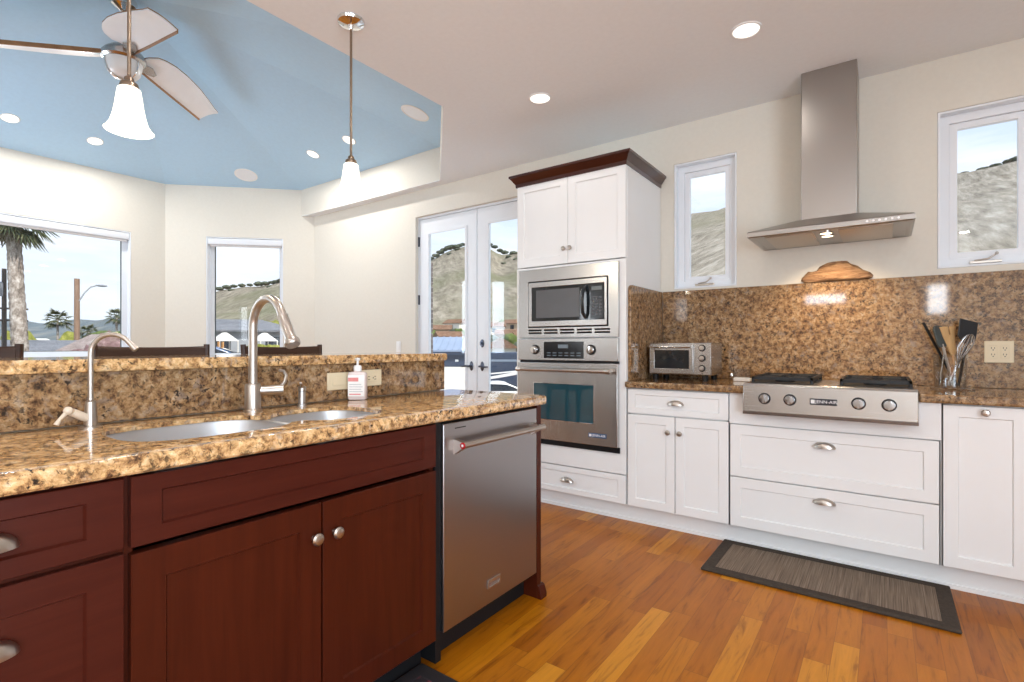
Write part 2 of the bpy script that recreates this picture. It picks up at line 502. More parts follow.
def floor_mat():
    m, t, p = new_mat('strip oak floor')
    tc = t.nodes.new('ShaderNodeTexCoord')
    sep = t.nodes.new('ShaderNodeSeparateXYZ')
    t.links.new(tc.outputs['Object'], sep.inputs[0])
    def math_(op, a, b=None):
        n = t.nodes.new('ShaderNodeMath'); n.operation = op
        for i, q in enumerate((a, b)):
            if q is None: continue
            if isinstance(q, (int, float)): n.inputs[i].default_value = q
            else: t.links.new(q, n.inputs[i])
        return n.outputs[0]
    Wd, L = 0.083, 0.62
    cx = math_('DIVIDE', sep.outputs['X'], Wd)
    ci = math_('FLOOR', cx)
    wn = N(t, 'ShaderNodeTexWhiteNoise', noise_dimensions='1D')
    t.links.new(ci, wn.inputs['W'])
    ry = math_('ADD', math_('DIVIDE', sep.outputs['Y'], L), math_('MULTIPLY', wn.outputs['Value'], 7.3))
    ri = math_('FLOOR', ry)
    comb = t.nodes.new('ShaderNodeCombineXYZ')
    t.links.new(ci, comb.inputs[0]); t.links.new(ri, comb.inputs[1])
    w2 = N(t, 'ShaderNodeTexWhiteNoise', noise_dimensions='2D')
    t.links.new(comb.outputs[0], w2.inputs['Vector'])
    tone = ramp(t, w2.outputs['Value'], [(0.0, (0.31, 0.088, 0.002)), (0.3, (0.375, 0.116, 0.003)), (0.65, (0.425, 0.140, 0.004)), (0.9, (0.475, 0.168, 0.006)), (1.0, (0.60, 0.250, 0.018))])
    # grain, shifted for every board
    add = N(t, 'ShaderNodeVectorMath', operation='ADD')
    sc = N(t, 'ShaderNodeVectorMath', operation='SCALE'); sc.inputs['Scale'].default_value = 13.7
    t.links.new(w2.outputs['Color'], sc.inputs[0])
    t.links.new(tc.outputs['Object'], add.inputs[0]); t.links.new(sc.outputs[0], add.inputs[1])
    mp = t.nodes.new('ShaderNodeMapping'); mp.inputs['Scale'].default_value = (34, 3.2, 1)
    t.links.new(add.outputs[0], mp.inputs[0])
    gr = N(t, 'ShaderNodeTexNoise', Scale=1.0, Detail=6.0, Roughness=0.62, Distortion=1.1)
    t.links.new(mp.outputs[0], gr.inputs['Vector'])
    gcol = ramp(t, gr.outputs['Fac'], [(0.30, (0.46, 0.36, 0.28)), (0.46, (0.92, 0.89, 0.86)), (0.7, (1.12, 1.1, 1.05))])
    mx = N(t, 'ShaderNodeMixRGB', blend_type='MULTIPLY'); mx.inputs['Fac'].default_value = 0.85
    t.links.new(tone.outputs[0], mx.inputs[1]); t.links.new(gcol.outputs[0], mx.inputs[2])
    # joints
    fx = math_('FRACT', cx); fy = math_('FRACT', ry)
    ex = math_('LESS_THAN', math_('MINIMUM', fx, math_('SUBTRACT', 1, fx)), 0.012)
    ey = math_('LESS_THAN', math_('MINIMUM', fy, math_('SUBTRACT', 1, fy)), 0.0022)
    e = math_('MAXIMUM', ex, ey)
    mj = N(t, 'ShaderNodeMixRGB')
    t.links.new(math_('MULTIPLY', e, 0.45), mj.inputs['Fac'])
    t.links.new(mx.outputs[0], mj.inputs[1]); mj.inputs[2].default_value = (0.10, 0.035, 0.008, 1)
    t.links.new(mj.outputs[0], p.inputs['Base Color'])
    p.inputs['Roughness'].default_value = 0.32
    p.inputs['Specular IOR Level'].default_value = 0.25
    bump(t, p, gr.outputs['Fac'], 0.03, 0.004)
    return m
M['floor'] = floor_mat()

def striped(name, cols, axis_scale, rough=0.8):
    m, t, p = new_mat(name)
    co = coords(t, axis_scale)
    no = N(t, 'ShaderNodeTexNoise', Scale=1.0, Detail=3.0, Roughness=0.7)
    t.links.new(co, no.inputs['Vector'])
    r = ramp(t, no.outputs['Fac'], [(0.33, cols[0]), (0.5, cols[1]), (0.66, cols[2])])
    t.links.new(r.outputs[0], p.inputs['Base Color'])
    p.inputs['Roughness'].default_value = rough
    p.inputs['Specular IOR Level'].default_value = 0.1
    bump(t, p, no.outputs['Fac'], 0.3, 0.004)
    return m
M['mat_weave'] = striped('brown striped mat weave', [(0.11, 0.080, 0.058), (0.19, 0.142, 0.105), (0.28, 0.215, 0.165)], (230, 2.5, 4))
M['mat_pattern'] = None

def pattern_mat():
    m, t, p = new_mat('dark patterned mat')
    co = coords(t, (14, 14, 14))
    v = N(t, 'ShaderNodeTexVoronoi', Scale=1.0)
    t.links.new(co, v.inputs['Vector'])
    r = ramp(t, v.outputs['Distance'], [(0.0, (0.60, 0.48, 0.40)), (0.22, (0.32, 0.03, 0.05)), (0.40, (0.018, 0.012, 0.014)), (1.0, (0.022, 0.014, 0.016))])
    t.links.new(r.outputs[0], p.inputs['Base Color'])
    p.inputs['Roughness'].default_value = 0.7
    return m
M['mat_pattern'] = pattern_mat()

# ------------------------------------------------------------------ room shell
XL, XR, YB, YW = -6.94, 2.2, -3.0, 3.73
ZC, ZB = 2.745, 3.07
ident = lambda a, b, c: (a, b, c)
xf = lambda a, b, c: (a, c, b)               # (x, thickness, y) -> floor-like

def structure(name, g, mat, **kw):
    return obj(name, g, mat, kind='structure', **kw)

g = G(); g.plate([(-7.2, -3.2), (2.4, -3.2), (2.4, 3.9), (-7.2, 3.9)], [], 0.15, lambda a, b, c: (a, c, b))
structure('floor', g, M['floor'])

def rect(a0, c0, a1, c1):
    return [(a0, c0), (a1, c0), (a1, c1), (a0, c1)]

WT = 0.16
# stove wall, with the French door opening and two casement windows
g = G()
g.plate(rect(-5.74, 0, XR, ZC + 0.1), [rect(-3.945, 0.005, -2.36, 2.475), rect(-1.247, 1.552, -0.817, 2.463), rect(0.237, 1.572, 0.667, 2.448)], WT, lambda a, b, c: (a, YW - b, c))
structure('wall_back', g, M['wall'])
# bay: wall with the big picture window, and the angled wall beside it
g = G()
g.plate(rect(0.31, 0, 2.53, 3.12), [rect(0.62, 1.02, 2.188, 2.437)], WT, lambda a, b, c: (XL + b, a, c))
structure('wall_left', g, M['wall'])
r2 = math.sqrt(0.5)
def ANG(a, b, c):        # a measured along the angled wall from its left end, b into the room
    return (XL + a * r2 + b * r2, 2.53 + a * r2 - b * r2, c)
g = G()
g.plate(rect(0, 0, 1.6975, 3.12), [rect(0.448, 0.99, 1.328, 2.462)], WT, ANG)
structure('wall_corner', g, M['wall'])
def ANG2(a, b, c):
    return (XL + a * r2 + b * r2, 0.31 - a * r2 + b * r2, c)
g = G()
g.plate(rect(0, 0, 1.6975, 3.12), [rect(0.448, 0.99, 1.328, 2.462)], WT, ANG2)  # window opening added to hold the bay fill lamp
g.plate(rect(-3.0, 0, -0.89, ZC + 0.1), [], WT, lambda a, b, c: (-5.74 + b, a, c))
structure('wall_bay', g, M['wall'])
# walls behind and right of the camera, with window openings; the right-hand one is added for fill light
g = G()
g.plate(rect(-5.74, 0, XR, ZC + 0.1), [rect(-4.95, 0.65, -4.55, 2.25), rect(0.53, 1.64, 0.79, 2.10), rect(-1.16, 1.85, -0.52, 2.05), rect(-3.46, 1.24, -3.26, 2.12)], WT, lambda a, b, c: (a, YB + b, c))
structure('wall_front', g, M['wall'])
g = G()
g.plate(rect(YB, 0, YW, ZC + 0.1), [rect(-2.60, 0.12, 0.40, 2.42)], WT, lambda a, b, c: (XR - b, a, c))
structure('wall_right', g, M['wall'])

# ceilings: flat outer ceiling around an octagonal tray, and the blue vaulted tray
OCT = [(-5.85, 3.62), (-3.49, 3.62), (-2.40, 2.52), (-2.40, 0.32), (-3.49, -0.78), (-5.85, -0.78), (-6.94, 0.31), (-6.94, 2.53)]
g = G()
def flat(poly, z, t=0.004):
    g.rings([[(x, y, z) for x, y in poly], [(x, y, z + t) for x, y in poly]])
flat([(-2.40, YB), (XR, YB), (XR, YW), (-2.40, YW)], ZC)
flat([(-5.85, 3.62), (-2.40, 3.62), (-2.40, YW), (-5.74, YW)], ZC)
flat([(-3.49, 3.62), (-2.40, 2.52), (-2.40, 3.62)], ZC)
flat([(-5.74, YB), (-2.40, YB), (-2.40, -0.78), (-5.74, -0.78)], ZC)
flat([(-3.49, -0.78), (-2.40, -0.78), (-2.40, 0.32)], ZC)
structure('ceiling', g, M['ceiling'], flat=True)
g = G()
n8 = len(OCT)
for i in range(6):
    if i in (5,):
        continue
    a, b = OCT[i], OCT[(i + 1) % n8]
    g.grid([[(a[0], a[1], ZC + 0.004), (b[0], b[1], ZC + 0.004)], [(a[0], a[1], ZB + 0.02), (b[0], b[1], ZB + 0.02)]])
structure('trim_1', g, M['wall'], flat=True)
g = G()
ap = g.v((-4.65, 1.42, 3.80))
ov = [g.v((x, y, ZB)) for x, y in OCT]
for i in range(n8):
    g.face([ov[i], ov[(i + 1) % n8], ap])
structure('ceiling_tray', g, M['blue'], flat=True)

# ------------------------------------------------------------------ windows and doors
def rframe(g, a0, c0, a1, c1, w, b0, b1, m):
    """rectangular frame of bar width w between depths b0..b1"""
    g.plate(rect(a0, c0, a1, c1), [rect(a0 + w, c0 + w, a1 - w, c1 - w)], b1 - b0, lambda a, b, c: m(a, b + b1, c))

def casement(n, a0, c0, a1, c1, m, label, crank=True):
    """white casement window in an opening; m(a, b, c) with b into the room from the wall face"""
    root = thing('window_%d' % n, m((a0 + a1) / 2, -0.08, c0), label, 'window', kind='structure')
    g = G()
    rframe(g, a0 + 0.001, c0 + 0.001, a1 - 0.001, c1 - 0.001, 0.012, -WT + 0.01, -0.002, m)     # painted reveal lining
    rframe(g, a0 + 0.012, c0 + 0.012, a1 - 0.012, c1 - 0.012, 0.045, -0.115, -0.06, m)
    obj('window_frame', g, M['trim'], root, bevel=0.003)
    g = G(); rframe(g, a0 + 0.057, c0 + 0.057, a1 - 0.057, c1 - 0.057, 0.035, -0.11, -0.075, m)
    obj('sash', g, M['trim'], root, bevel=0.003)
    g = G(); g.box(a0 + 0.088, -0.094, c0 + 0.088, a1 - 0.088, -0.090, c1 - 0.088, m)
    obj('window_pane', g, M['pane'], root)
    if crank:
        g = G()
        mid = (a0 + a1) / 2
        g.box(mid - 0.075, -0.06, c0 + 0.020, mid + 0.055, -0.040, c0 + 0.034, m)
        g.tube([m(mid - 0.055, -0.045, c0 + 0.036), m(mid, -0.037, c0 + 0.042), m(mid + 0.03, -0.035, c0 + 0.062)], 0.005, 8)
        g.ball(m(mid + 0.034, -0.034, c0 + 0.068), 0.009, 8, 6)
        obj('crank_handle', g, M['nickel'], root, bevel=0.002)
    return root
mS = lambda a, b, c: (a, YW - b, c)
casement(3, -1.247, 1.552, -0.817, 2.463, mS, 'narrow white casement window between oven cabinet and range hood')
casement(4, 0.237, 1.572, 0.667, 2.448, mS, 'narrow white casement window right of the range hood')

def picture_window(n, a0, c0, a1, c1, m, label, fw=0.05):
    root = thing('window_%d' % n, m((a0 + a1) / 2, -0.08, c0), label, 'window', kind='structure')
    g = G()
    rframe(g, a0 + 0.001, c0 + 0.001, a1 - 0.001, c1 - 0.001, 0.012, -WT + 0.01, -0.002, m)
    rframe(g, a0 + 0.012, c0 + 0.012, a1 - 0.012, c1 - 0.012, fw, -0.135, -0.085, m)
    obj('window_frame', g, M['trim'], root, bevel=0.003)
    g = G(); rframe(g, a0 + fw + 0.010, c0 + fw + 0.010, a1 - fw - 0.010, c1 - fw - 0.010, 0.008, -0.120, -0.100, m)
    obj('window_gasket', g, M['silicone'], root, label='thin dark glazing gasket')
    g = G(); g.box(a0 + fw + 0.008, -0.112, c0 + fw + 0.008, a1 - fw - 0.008, -0.108, c1 - fw - 0.008, m)
    obj('window_pane', g, M['pane'], root)
    return root
mL = lambda a, b, c: (XL + b, a, c)
picture_window(1, 0.62, 1.02, 2.188, 2.437, mL, 'wide picture window behind the bar with palm trees outside')
picture_window(2, 0.448, 0.99, 1.328, 2.462, ANG, 'narrow window in the angled wall behind the tall faucet')
mF = lambda a, b, c: (a, YB + b, c)
mR = lambda a, b, c: (XR - b, a, c)

def shade(a0, a1, c1, m, label):
    root = thing('roller_shade', m((a0 + a1) / 2, -0.04, c1 - 0.11), label, 'window shade', 'roller shades in the bay windows')
    g = G(); g.prism([(-0.072, c1 - 0.090), (-0.012, c1 - 0.090), (-0.006, c1 - 0.080), (-0.006, c1 - 0.024), (-0.012, c1 - 0.016), (-0.072, c1 - 0.016)], a0 + 0.016, a1 - 0.016, lambda b, a, c: m(a, b, c))
    obj('cassette', g, M['trim'], root, bevel=0.003)
    g = G(); g.box(a0 + 0.03, -0.062, c1 - 0.112, a1 - 0.03, -0.034, c1 - 0.0895, m)
    obj('hem_bar', g, M['frost'], root, bevel=0.004, label='grey hem of the rolled up shade')
shade(0.62, 2.188, 2.437, mL, 'rolled up white shade cassette across the top of the wide picture window')
shade(0.448, 1.328, 2.462, ANG, 'rolled up white shade cassette above the narrow bay window')

def french(n, a0, a1, hinge_left, label, bolt):
    Y = 3.775
    m = lambda a, b, c: (a, Y - b, c)
    root = thing('door_%d' % n, ((a0 + a1) / 2, Y, 0.012), label, 'door', kind='structure')
    st = 0.130
    g = G(); g.plate(rect(a0, 0.012, a1, 2.450), [rect(a0 + st, 0.33, a1 - st, 2.300)], 0.044, m)
    obj('door_frame', g, M['trim'], root, bevel=0.004)
    g = G(); rframe(g, a0 + st - 0.012, 0.318, a1 - st + 0.012, 2.312, 0.026, 0.0, 0.008, m)
    obj('glazing_bead', g, M['trim'], root, bevel=0.003)
    g = G(); g.box(a0 + st, -0.024, 0.33, a1 - st, -0.018, 2.300, m)
    obj('door_pane', g, M['pane'], root)
    kx = (a1 - 0.063) if hinge_left else (a0 + 0.063)
    dr = -1 if hinge_left else 1
    g = G(); g.lathe([(0.0, 0), (0.036, 0), (0.036, 0.004), (0.030, 0.008), (0.012, 0.010)], (kx, Y, 0.948), (0, -1, 0), 24)
    g.bm.transform(Matrix.Translation((kx, 0, 0.948)) @ Matrix.Diagonal((0.62, 1, 1.25, 1)) @ Matrix.Translation((-kx, 0, -0.948)))
    g.cyl((kx, Y - 0.008, 0.948), (kx, Y - 0.05, 0.948), 0.009)
    g.tube([(kx, Y - 0.047, 0.948), (kx + dr * 0.03, Y - 0.05, 0.950), (kx + dr * 0.075, Y - 0.048, 0.944), (kx + dr * 0.10, Y - 0.046, 0.946)], [0.010, 0.010, 0.008, 0.006], 10)
    obj('lever_handle', g, M['door_hw'], root, label='dark bronze lever handle')
    if bolt:
        g = G(); g.lathe([(0.0, 0), (0.030, 0), (0.030, 0.005), (0.024, 0.012), (0, 0.013)], (kx, Y, 1.165), (0, -1, 0), 24)
        g.bm.transform(Matrix.Translation((kx, 0, 1.165)) @ Matrix.Diagonal((0.75, 1, 1.3, 1)) @ Matrix.Translation((-kx, 0, -1.165)))
        g.box(kx - 0.006, Y - 0.03, 1.150, kx + 0.006, Y - 0.01, 1.180)
        obj('deadbolt', g, M['door_hw'], root, label='dark bronze deadbolt turn')
    hx = a0 - 0.004 if hinge_left else a1 + 0.004
    for hz in (0.25, 0.93, 1.62, 2.225):
        g = G(); g.cyl((hx, Y - 0.004, hz - 0.05), (hx, Y - 0.004, hz + 0.05), 0.008, seg=10)
        g.box(hx - 0.016, Y - 0.001, hz - 0.05, hx + 0.016, Y + 0.002, hz + 0.05)
        obj('hinge', g, M['door_hw'], root, label='dark bronze hinge')
french(1, -3.936, -3.157, True, 'left leaf of the white glass French doors', False)
french(2, -3.149, -2.376, False, 'right leaf of the white glass French doors beside oven cabinet', True)
g = G()
g.plate([(-3.945, 0.0), (-2.36, 0.0), (-2.36, 2.475), (-3.945, 2.475)], [rect(-3.933, 0.011, -2.373, 2.453)], 0.10, lambda a, b, c: (a, 3.77 - b, c))
g.box(-3.160, 3.800, 0.02, -3.146, 3.812, 2.45)
structure('trim_2', g, M['trim'], label='white frame of the French doors')
# panes and frames in the two windows behind the camera and in the fill-light openings added right and in the bay
for k, (a0, c0, a1, c1, m, lb) in enumerate(((-4.95, 0.65, -4.55, 2.25, mF, 'tall narrow window in the wall behind the camera'), (0.53, 1.64, 0.79, 2.10, mF, 'small window in the wall behind the camera'), (-1.16, 1.85, -0.52, 2.05, mF, 'low wide clerestory window behind the camera'), (-3.46, 1.24, -3.26, 2.12, mF, 'slit window in the wall behind the camera'), (-2.60, 0.12, 0.40, 2.42, mR, 'wide sliding window added in the right-hand wall for fill light'), (0.448, 0.99, 1.328, 2.462, ANG2, 'narrow window added in the near angled wall of the bay for fill light'))):
    root = thing('window_%d' % (5 + k), m((a0 + a1) / 2, -0.08, c0), lb, 'window', kind='structure')
    g = G(); rframe(g, a0 + 0.001, c0 + 0.001, a1 - 0.001, c1 - 0.001, 0.012, -WT + 0.01, -0.002, m)
    rframe(g, a0 + 0.012, c0 + 0.012, a1 - 0.012, c1 - 0.012, 0.02, -0.12, -0.07, m)
    obj('window_frame', g, M['trim'], root, bevel=0.003)
    g = G(); g.box(a0 + 0.03, -0.105, c0 + 0.03, a1 - 0.03, -0.100, c1 - 0.03, m)
    obj('window_pane', g, M['pane'], root)

# ------------------------------------------------------------------ cabinet parts
FA = 3.10
S = lambda a, b, c: (a, FA - b, c)          # stove run: a = x, b out of the front, c up
IX = -1.27
I = lambda a, b, c: (IX + b, a, c)          # island front: a = y

def shaker(m, a0, a1, c0, c1, sw=0.055, rw=None, t=0.02, rec=0.008, sl=0.004):
    rw = rw or sw
    g = G()
    def L(da, dc, b):
        return [m(a0 + da, b, c0 + dc), m(a1 - da, b, c0 + dc), m(a1 - da, b, c1 - dc), m(a0 + da, b, c1 - dc)]
    g.rings([L(0, 0, -t), L(0, 0, -0.0015), L(0.0015, 0.0015, 0), L(sw, rw, 0), L(sw + sl, rw + sl, -rec)])
    return g

def cup_pull(m, a, c, w=0.050, parent=None, mat=None):
    g = G()
    rows = []
    for i in range(9):
        ph = PI / 2 * i / 8
        rows.append([m(a + w * math.cos(th) * math.cos(ph * 0.999), 0.027 * math.sin(th) * math.cos(ph) ** 0.5 + 0.001, c - 0.012 + 0.030 * math.sin(ph) ) for th in [PI * k / 16 for k in range(17)]])
    g.grid(rows)
    o = obj('cup_pull', g, mat or M['nickel'], parent, solid=0.003, label='curved nickel cup pull')
    return o

def knob(m, a, c, parent, r=0.016):
    o0 = Vector(m(a, 0, c)); ax = Vector(m(a, 1, c)) - o0
    g = G(); g.lathe([(0.008, 0), (0.007, 0.004), (0.005, 0.012), (0.008, 0.015), (r, 0.019), (r, 0.023), (r * 0.75, 0.028), (r * 0.3, 0.030)], o0, ax, 20)
    return obj('knob', g, M['nickel'], parent, label='round nickel knob')

def toe(m, a0, a1, parent, mat, back=0.075, cap=True):
    g = G(); g.box(a0, -back - 0.02, 0.0, a1, -back, 0.115, m)
    if cap:
        g.box(a0, -back, 0.0, a1, -back + 0.010, 0.022, m)
    obj('toe_kick', g, mat, parent)

# ---- tall oven cabinet
t_cab = thing('oven_cabinet', (-1.775, 3.4, 0), 'tall white cabinet holding the microwave and oven, dark cherry crown on top', 'cabinet')
g = G()
x0, x1 = -2.204, -1.345
g.box(x0, 3.122, 0.115, x0 + 0.02, 3.725, 2.33)
g.box(x1 - 0.02, 3.122, 0.115, x1, 3.725, 2.33)
g.box(x0, 3.70, 0.115, x1, 3.725, 2.33)
for z in (0.115, 0.43, 1.03, 1.18, 1.692, 2.31):
    g.box(x0 + 0.02, 3.14, z, x1 - 0.02, 3.70, z + 0.02)
# face frame round the appliances
g.plate(rect(x0, 0.312, x1, 1.705), [rect(-2.150, 0.452, -1.40, 1.180), rect(-2.150, 1.205, -1.40, 1.675)], 0.022, lambda a, b, c: (a, 3.10 - b, c))
obj('carcass', g, M['cabinet'], t_cab, bevel=0.0015)
for a0, a1, kx in ((-2.201, -1.776, -1.800), (-1.772, -1.348, -1.750)):
    d = obj('door', shaker(S, a0, a1, 1.712, 2.318, 0.058), M['cabinet'], t_cab)
    knob(S, kx, 1.815, d)
d = obj('drawer', shaker(S, -2.201, -1.348, 0.122, 0.306, 0.055, 0.035), M['cabinet'], t_cab)
cup_pull(S, -1.78, 0.215, parent=d)
toe(S, x0, x1, t_cab, M['cabinet'])
# crown moulding: profile swept along front and both sides
prof = [(0.0, 2.306), (0.006, 2.306), (0.008, 2.330), (0.014, 2.336), (0.030, 2.360), (0.038, 2.370), (0.044, 2.372), (0.044, 2.388), (0.0, 2.388)]
g = G()
def corner(px, py, sx, sy):
    return [(px + sx * d, py + sy * d, z) for d, z in prof]
g.rings([corner(x0, 3.725, -1, 0), corner(x0, 3.098, -1, -1), corner(x1, 3.098, 1, -1), corner(x1, 3.725, 1, 0)])
obj('crown_moulding', g, M['crown'], t_cab, sharp=0.3, label='dark cherry crown moulding')

# ---- microwave
mw = thing('microwave', (-1.777, 3.35, 1.205), 'stainless steel built-in microwave above the wall oven', 'microwave')
g = G()
g.box(-2.145, 3.10, 1.21, -1.405, 3.60, 1.67)
obj('body', g, M['black'], mw)
g = G()
slots = []
sx0, sx1 = -2.095, -1.435
ws = (sx1 - sx0) / 5
for k in range(5):
    for zc in (1.231, 1.251):
        slots.append(rect(sx0 + k * ws + 0.010, zc - 0.005, sx0 + (k + 1) * ws - 0.010, zc + 0.005))
g.plate(rect(-2.168, 1.199, -1.387, 1.688), [rect(-2.088, 1.270, -1.457, 1.600)] + slots, 0.022, lambda a, b, c: (a, 3.074 - b, c))
obj('trim_frame', g, M['steel'], mw, bevel=0.002)
g = G(); g.plate(rect(-2.080, 1.278, -1.465, 1.592), [rect(-2.055, 1.316, -1.482, 1.556)], 0.03, lambda a, b, c: (a, 3.068 - b, c))
d = obj('door', g, M['steel'], mw, bevel=0.002)
g = G(); g.box(-2.056, 3.071, 1.315, -1.482, 3.09, 1.557)
obj('door_glass', g, M['dark_glass'], d)
g = G(); g.box(-2.015, 3.0695, 1.338, -1.668, 3.073, 1.535)
obj('viewing_screen', g, plain('microwave viewing mesh', (0.10, 0.10, 0.105), 0.25), d)
g = G(); g.tube([(-1.618, 3.068, 1.328), (-1.622, 3.035, 1.36), (-1.624, 3.025, 1.435), (-1.622, 3.035, 1.51), (-1.618, 3.068, 1.543)], 0.012, 10, flat=0.8)
obj('door_handle', g, M['dark_glass'], d, label='black bowed door handle')
g = G(); g.box(-1.585, 3.0695, 1.322, -1.490, 3.073, 1.55)
cp = obj('control_panel', g, M['screen'], mw, label='dark control panel with small keys')
g = G()
for r in range(6):
    for c in range(3):
        g.box(-1.575 + c * 0.027, 3.0685, 1.345 + r * 0.022, -1.557 + c * 0.027, 3.0700, 1.358 + r * 0.022)
obj('keypad', g, plain('keypad print', (0.09, 0.09, 0.10), 0.4), cp)
g = G(); g.box(-1.575, 3.0685, 1.510, -1.500, 3.070, 1.535)
obj('display', g, plain('microwave display', (0.13, 0.15, 0.15), 0.2), cp)

# ---- wall oven
ov_ = thing('built_in_oven', (-1.777, 3.35, 0.455), 'stainless steel wall oven with blue tinted window below the microwave', 'oven')
g = G(); g.box(-2.145, 3.10, 0.456, -1.405, 3.66, 1.178)
g.box(-2.165, 3.085, 0.446, -1.385, 3.10, 0.482)
g.box(-2.160, 3.080, 1.018, -1.390, 3.10, 1.046)
obj('body', g, M['black'], ov_)
g = G(); g.box(-2.168, 3.066, 1.040, -1.387, 3.096, 1.192)
cpn = obj('control_panel', g, M['steel'], ov_, bevel=0.003)
g = G(); g.box(-1.947, 3.0635, 1.055, -1.633, 3.068, 1.170)
ds = obj('display', g, M['screen'], cpn, bevel=0.001, label='black display glass')
g = G()
for i in range(6):
    for j in range(2):
        g.box(-1.920 + i * 0.047, 3.0628, 1.072 + j * 0.018, -1.890 + i * 0.047, 3.0636, 1.077 + j * 0.018)
g.box(-1.83, 3.0628, 1.125, -1.75, 3.0636, 1.150)
obj('display_marks', g, plain('display marks', (0.16, 0.2, 0.23), 0.4), ds)
for kx in (-2.020, -1.577):
    g = G(); g.lathe([(0.034, 0), (0.034, 0.006), (0.028, 0.008)], (kx, 3.066, 1.115), (0, -1, 0), 28)
    kb = obj('knob', g, M['black'], cpn)
    g = G(); g.lathe([(0.026, 0.006), (0.025, 0.028), (0.022, 0.032), (0.008, 0.033)], (kx, 3.066, 1.115), (0, -1, 0), 28)
    obj('knob_cap', g, M['chrome'], kb, label='polished knob cap')
g = G(); g.plate(rect(-2.168, 0.486, -1.387, 1.024), [rect(-2.027, 0.626, -1.555, 0.880)], 0.034, lambda a, b, c: (a, 3.058 - b, c))
d = obj('door', g, M['steel_v'], ov_, bevel=0.003)
g = G(); g.box(-2.030, 3.064, 0.622, -1.552, 3.088, 0.884)
obj('door_window', g, M['oven_glass'], d, label='blue tinted oven window')
g = G(); rframe(g, -2.031, 0.622, -1.551, 0.884, 0.005, 0, 0.004, lambda a, b, c: (a, 3.060 - b, c))
obj('window_trim', g, M['chrome'], d)
g = G(); g.cyl((-2.125, 3.005, 0.977), (-1.425, 3.005, 0.977), 0.012, seg=20)
for hx in (-2.125, -1.428):
    g.lathe([(0.016, -0.016), (0.018, -0.012), (0.018, 0.016), (0.014, 0.02)], (hx, 3.005, 0.977), (1, 0, 0), 20)
    g.cyl((hx, 3.062, 0.977), (hx, 3.005, 0.977), 0.012, seg=16)
obj('door_handle', g, M['nickel'], d)
g = G(); g.box(-1.592, 3.0545, 0.537, -1.462, 3.0585, 0.566)
b = obj('badge', g, M['badge_blue'], d, bevel=0.001, label='dark blue name badge')
g = G(); g.box(-1.586, 3.0535, 0.543, -1.568, 3.0548, 0.560)
text_mesh(g, 'JENN-AIR', 0.0235, lambda a, b_, c: (-1.514 + a, 3.0545 - b_, 0.5515 + c))
obj('lettering', g, M['badge_ink'], b)

# ---- base cabinets of the stove run
def base_box(root, a0, a1, top=0.873):
    g = G(); g.box(a0, 3.122, 0.115, a0 + 0.018, 3.715, top); g.box(a1 - 0.018, 3.122, 0.115, a1, 3.715, top)
    g.box(a0, 3.122, 0.115, a1, 3.715, 0.133); g.box(a0, 3.70, 0.115, a1, 3.715, top)
    g.box(a0, 3.122, 0.115, a1, 3.126, top)
    return g
c1 = thing('base_cabinet', (-1.03, 3.4, 0), 'white base cabinet with one drawer over two doors below the toaster oven', 'cabinet')
obj('carcass', base_box(c1, -1.338, -0.720), M['cabinet'], c1)
d = obj('drawer', shaker(S, -1.334, -0.724, 0.714, 0.868, 0.05, 0.035), M['cabinet'], c1)
cup_pull(S, -1.026, 0.792, parent=d)
for a0, a1, kx in ((-1.334, -1.0325, -1.070), (-1.0275, -0.724, -0.998)):
    d = obj('door', shaker(S, a0, a1, 0.122, 0.706, 0.052), M['cabinet'], c1)
    knob(S, kx, 0.612, d)
toe(S, -1.345, -0.720, c1, M['cabinet'])

c2 = thing('drawer_cabinet', (-0.25, 3.4, 0), 'white cabinet of two wide drawers below the cooktop', 'cabinet')
obj('carcass', base_box(c2, -0.720, 0.212), M['cabinet'], c2)
g = G(); g.box(-0.7175, 3.100, 0.702, 0.2095, 3.122, 0.873)
obj('filler_panel', g, M['cabinet'], c2)
g = G(); g.box(0.2096, 3.103, 0.118, 0.2119, 3.1215, 0.872)
obj('frame_stile', g, M['cabinet'], c2)
for z0, z1, hz in ((0.404, 0.697, 0.624), (0.122, 0.398, 0.334)):
    d = obj('drawer', shaker(S, -0.714, 0.204, z0, z1, 0.055), M['cabinet'], c2)
    cup_pull(S, -0.254, hz, parent=d)
toe(S, -0.720, 0.212, c2, M['cabinet'])

c3 = thing('pullout_cabinet', (0.36, 3.4, 0), 'narrow white pull-out cabinet with a knob at its top right of the cooktop', 'cabinet')
obj('carcass', base_box(c3, 0.212, 0.512), M['cabinet'], c3)
d = obj('door', shaker(S, 0.218, 0.507, 0.122, 0.868, 0.052), M['cabinet'], c3)
knob(S, 0.362, 0.842, d)
toe(S, 0.212, 0.512, c3, M['cabinet'])
c4 = thing('base_cabinet', (0.80, 3.4, 0), 'white base cabinet at the right end of the stove counter', 'cabinet')
obj('carcass', base_box(c4, 0.512, 1.10), M['cabinet'], c4)
d = obj('drawer', shaker(S, 0.517, 1.095, 0.714, 0.868, 0.05, 0.035), M['cabinet'], c4); cup_pull(S, 0.806, 0.792, parent=d)
for a0, a1, kx in ((0.517, 0.8035, 0.765), (0.8085, 1.095, 0.847)):
    d = obj('door', shaker(S, a0, a1, 0.122, 0.706, 0.052), M['cabinet'], c4); knob(S, kx, 0.612, d)
toe(S, 0.512, 1.10, c4, M['cabinet'])

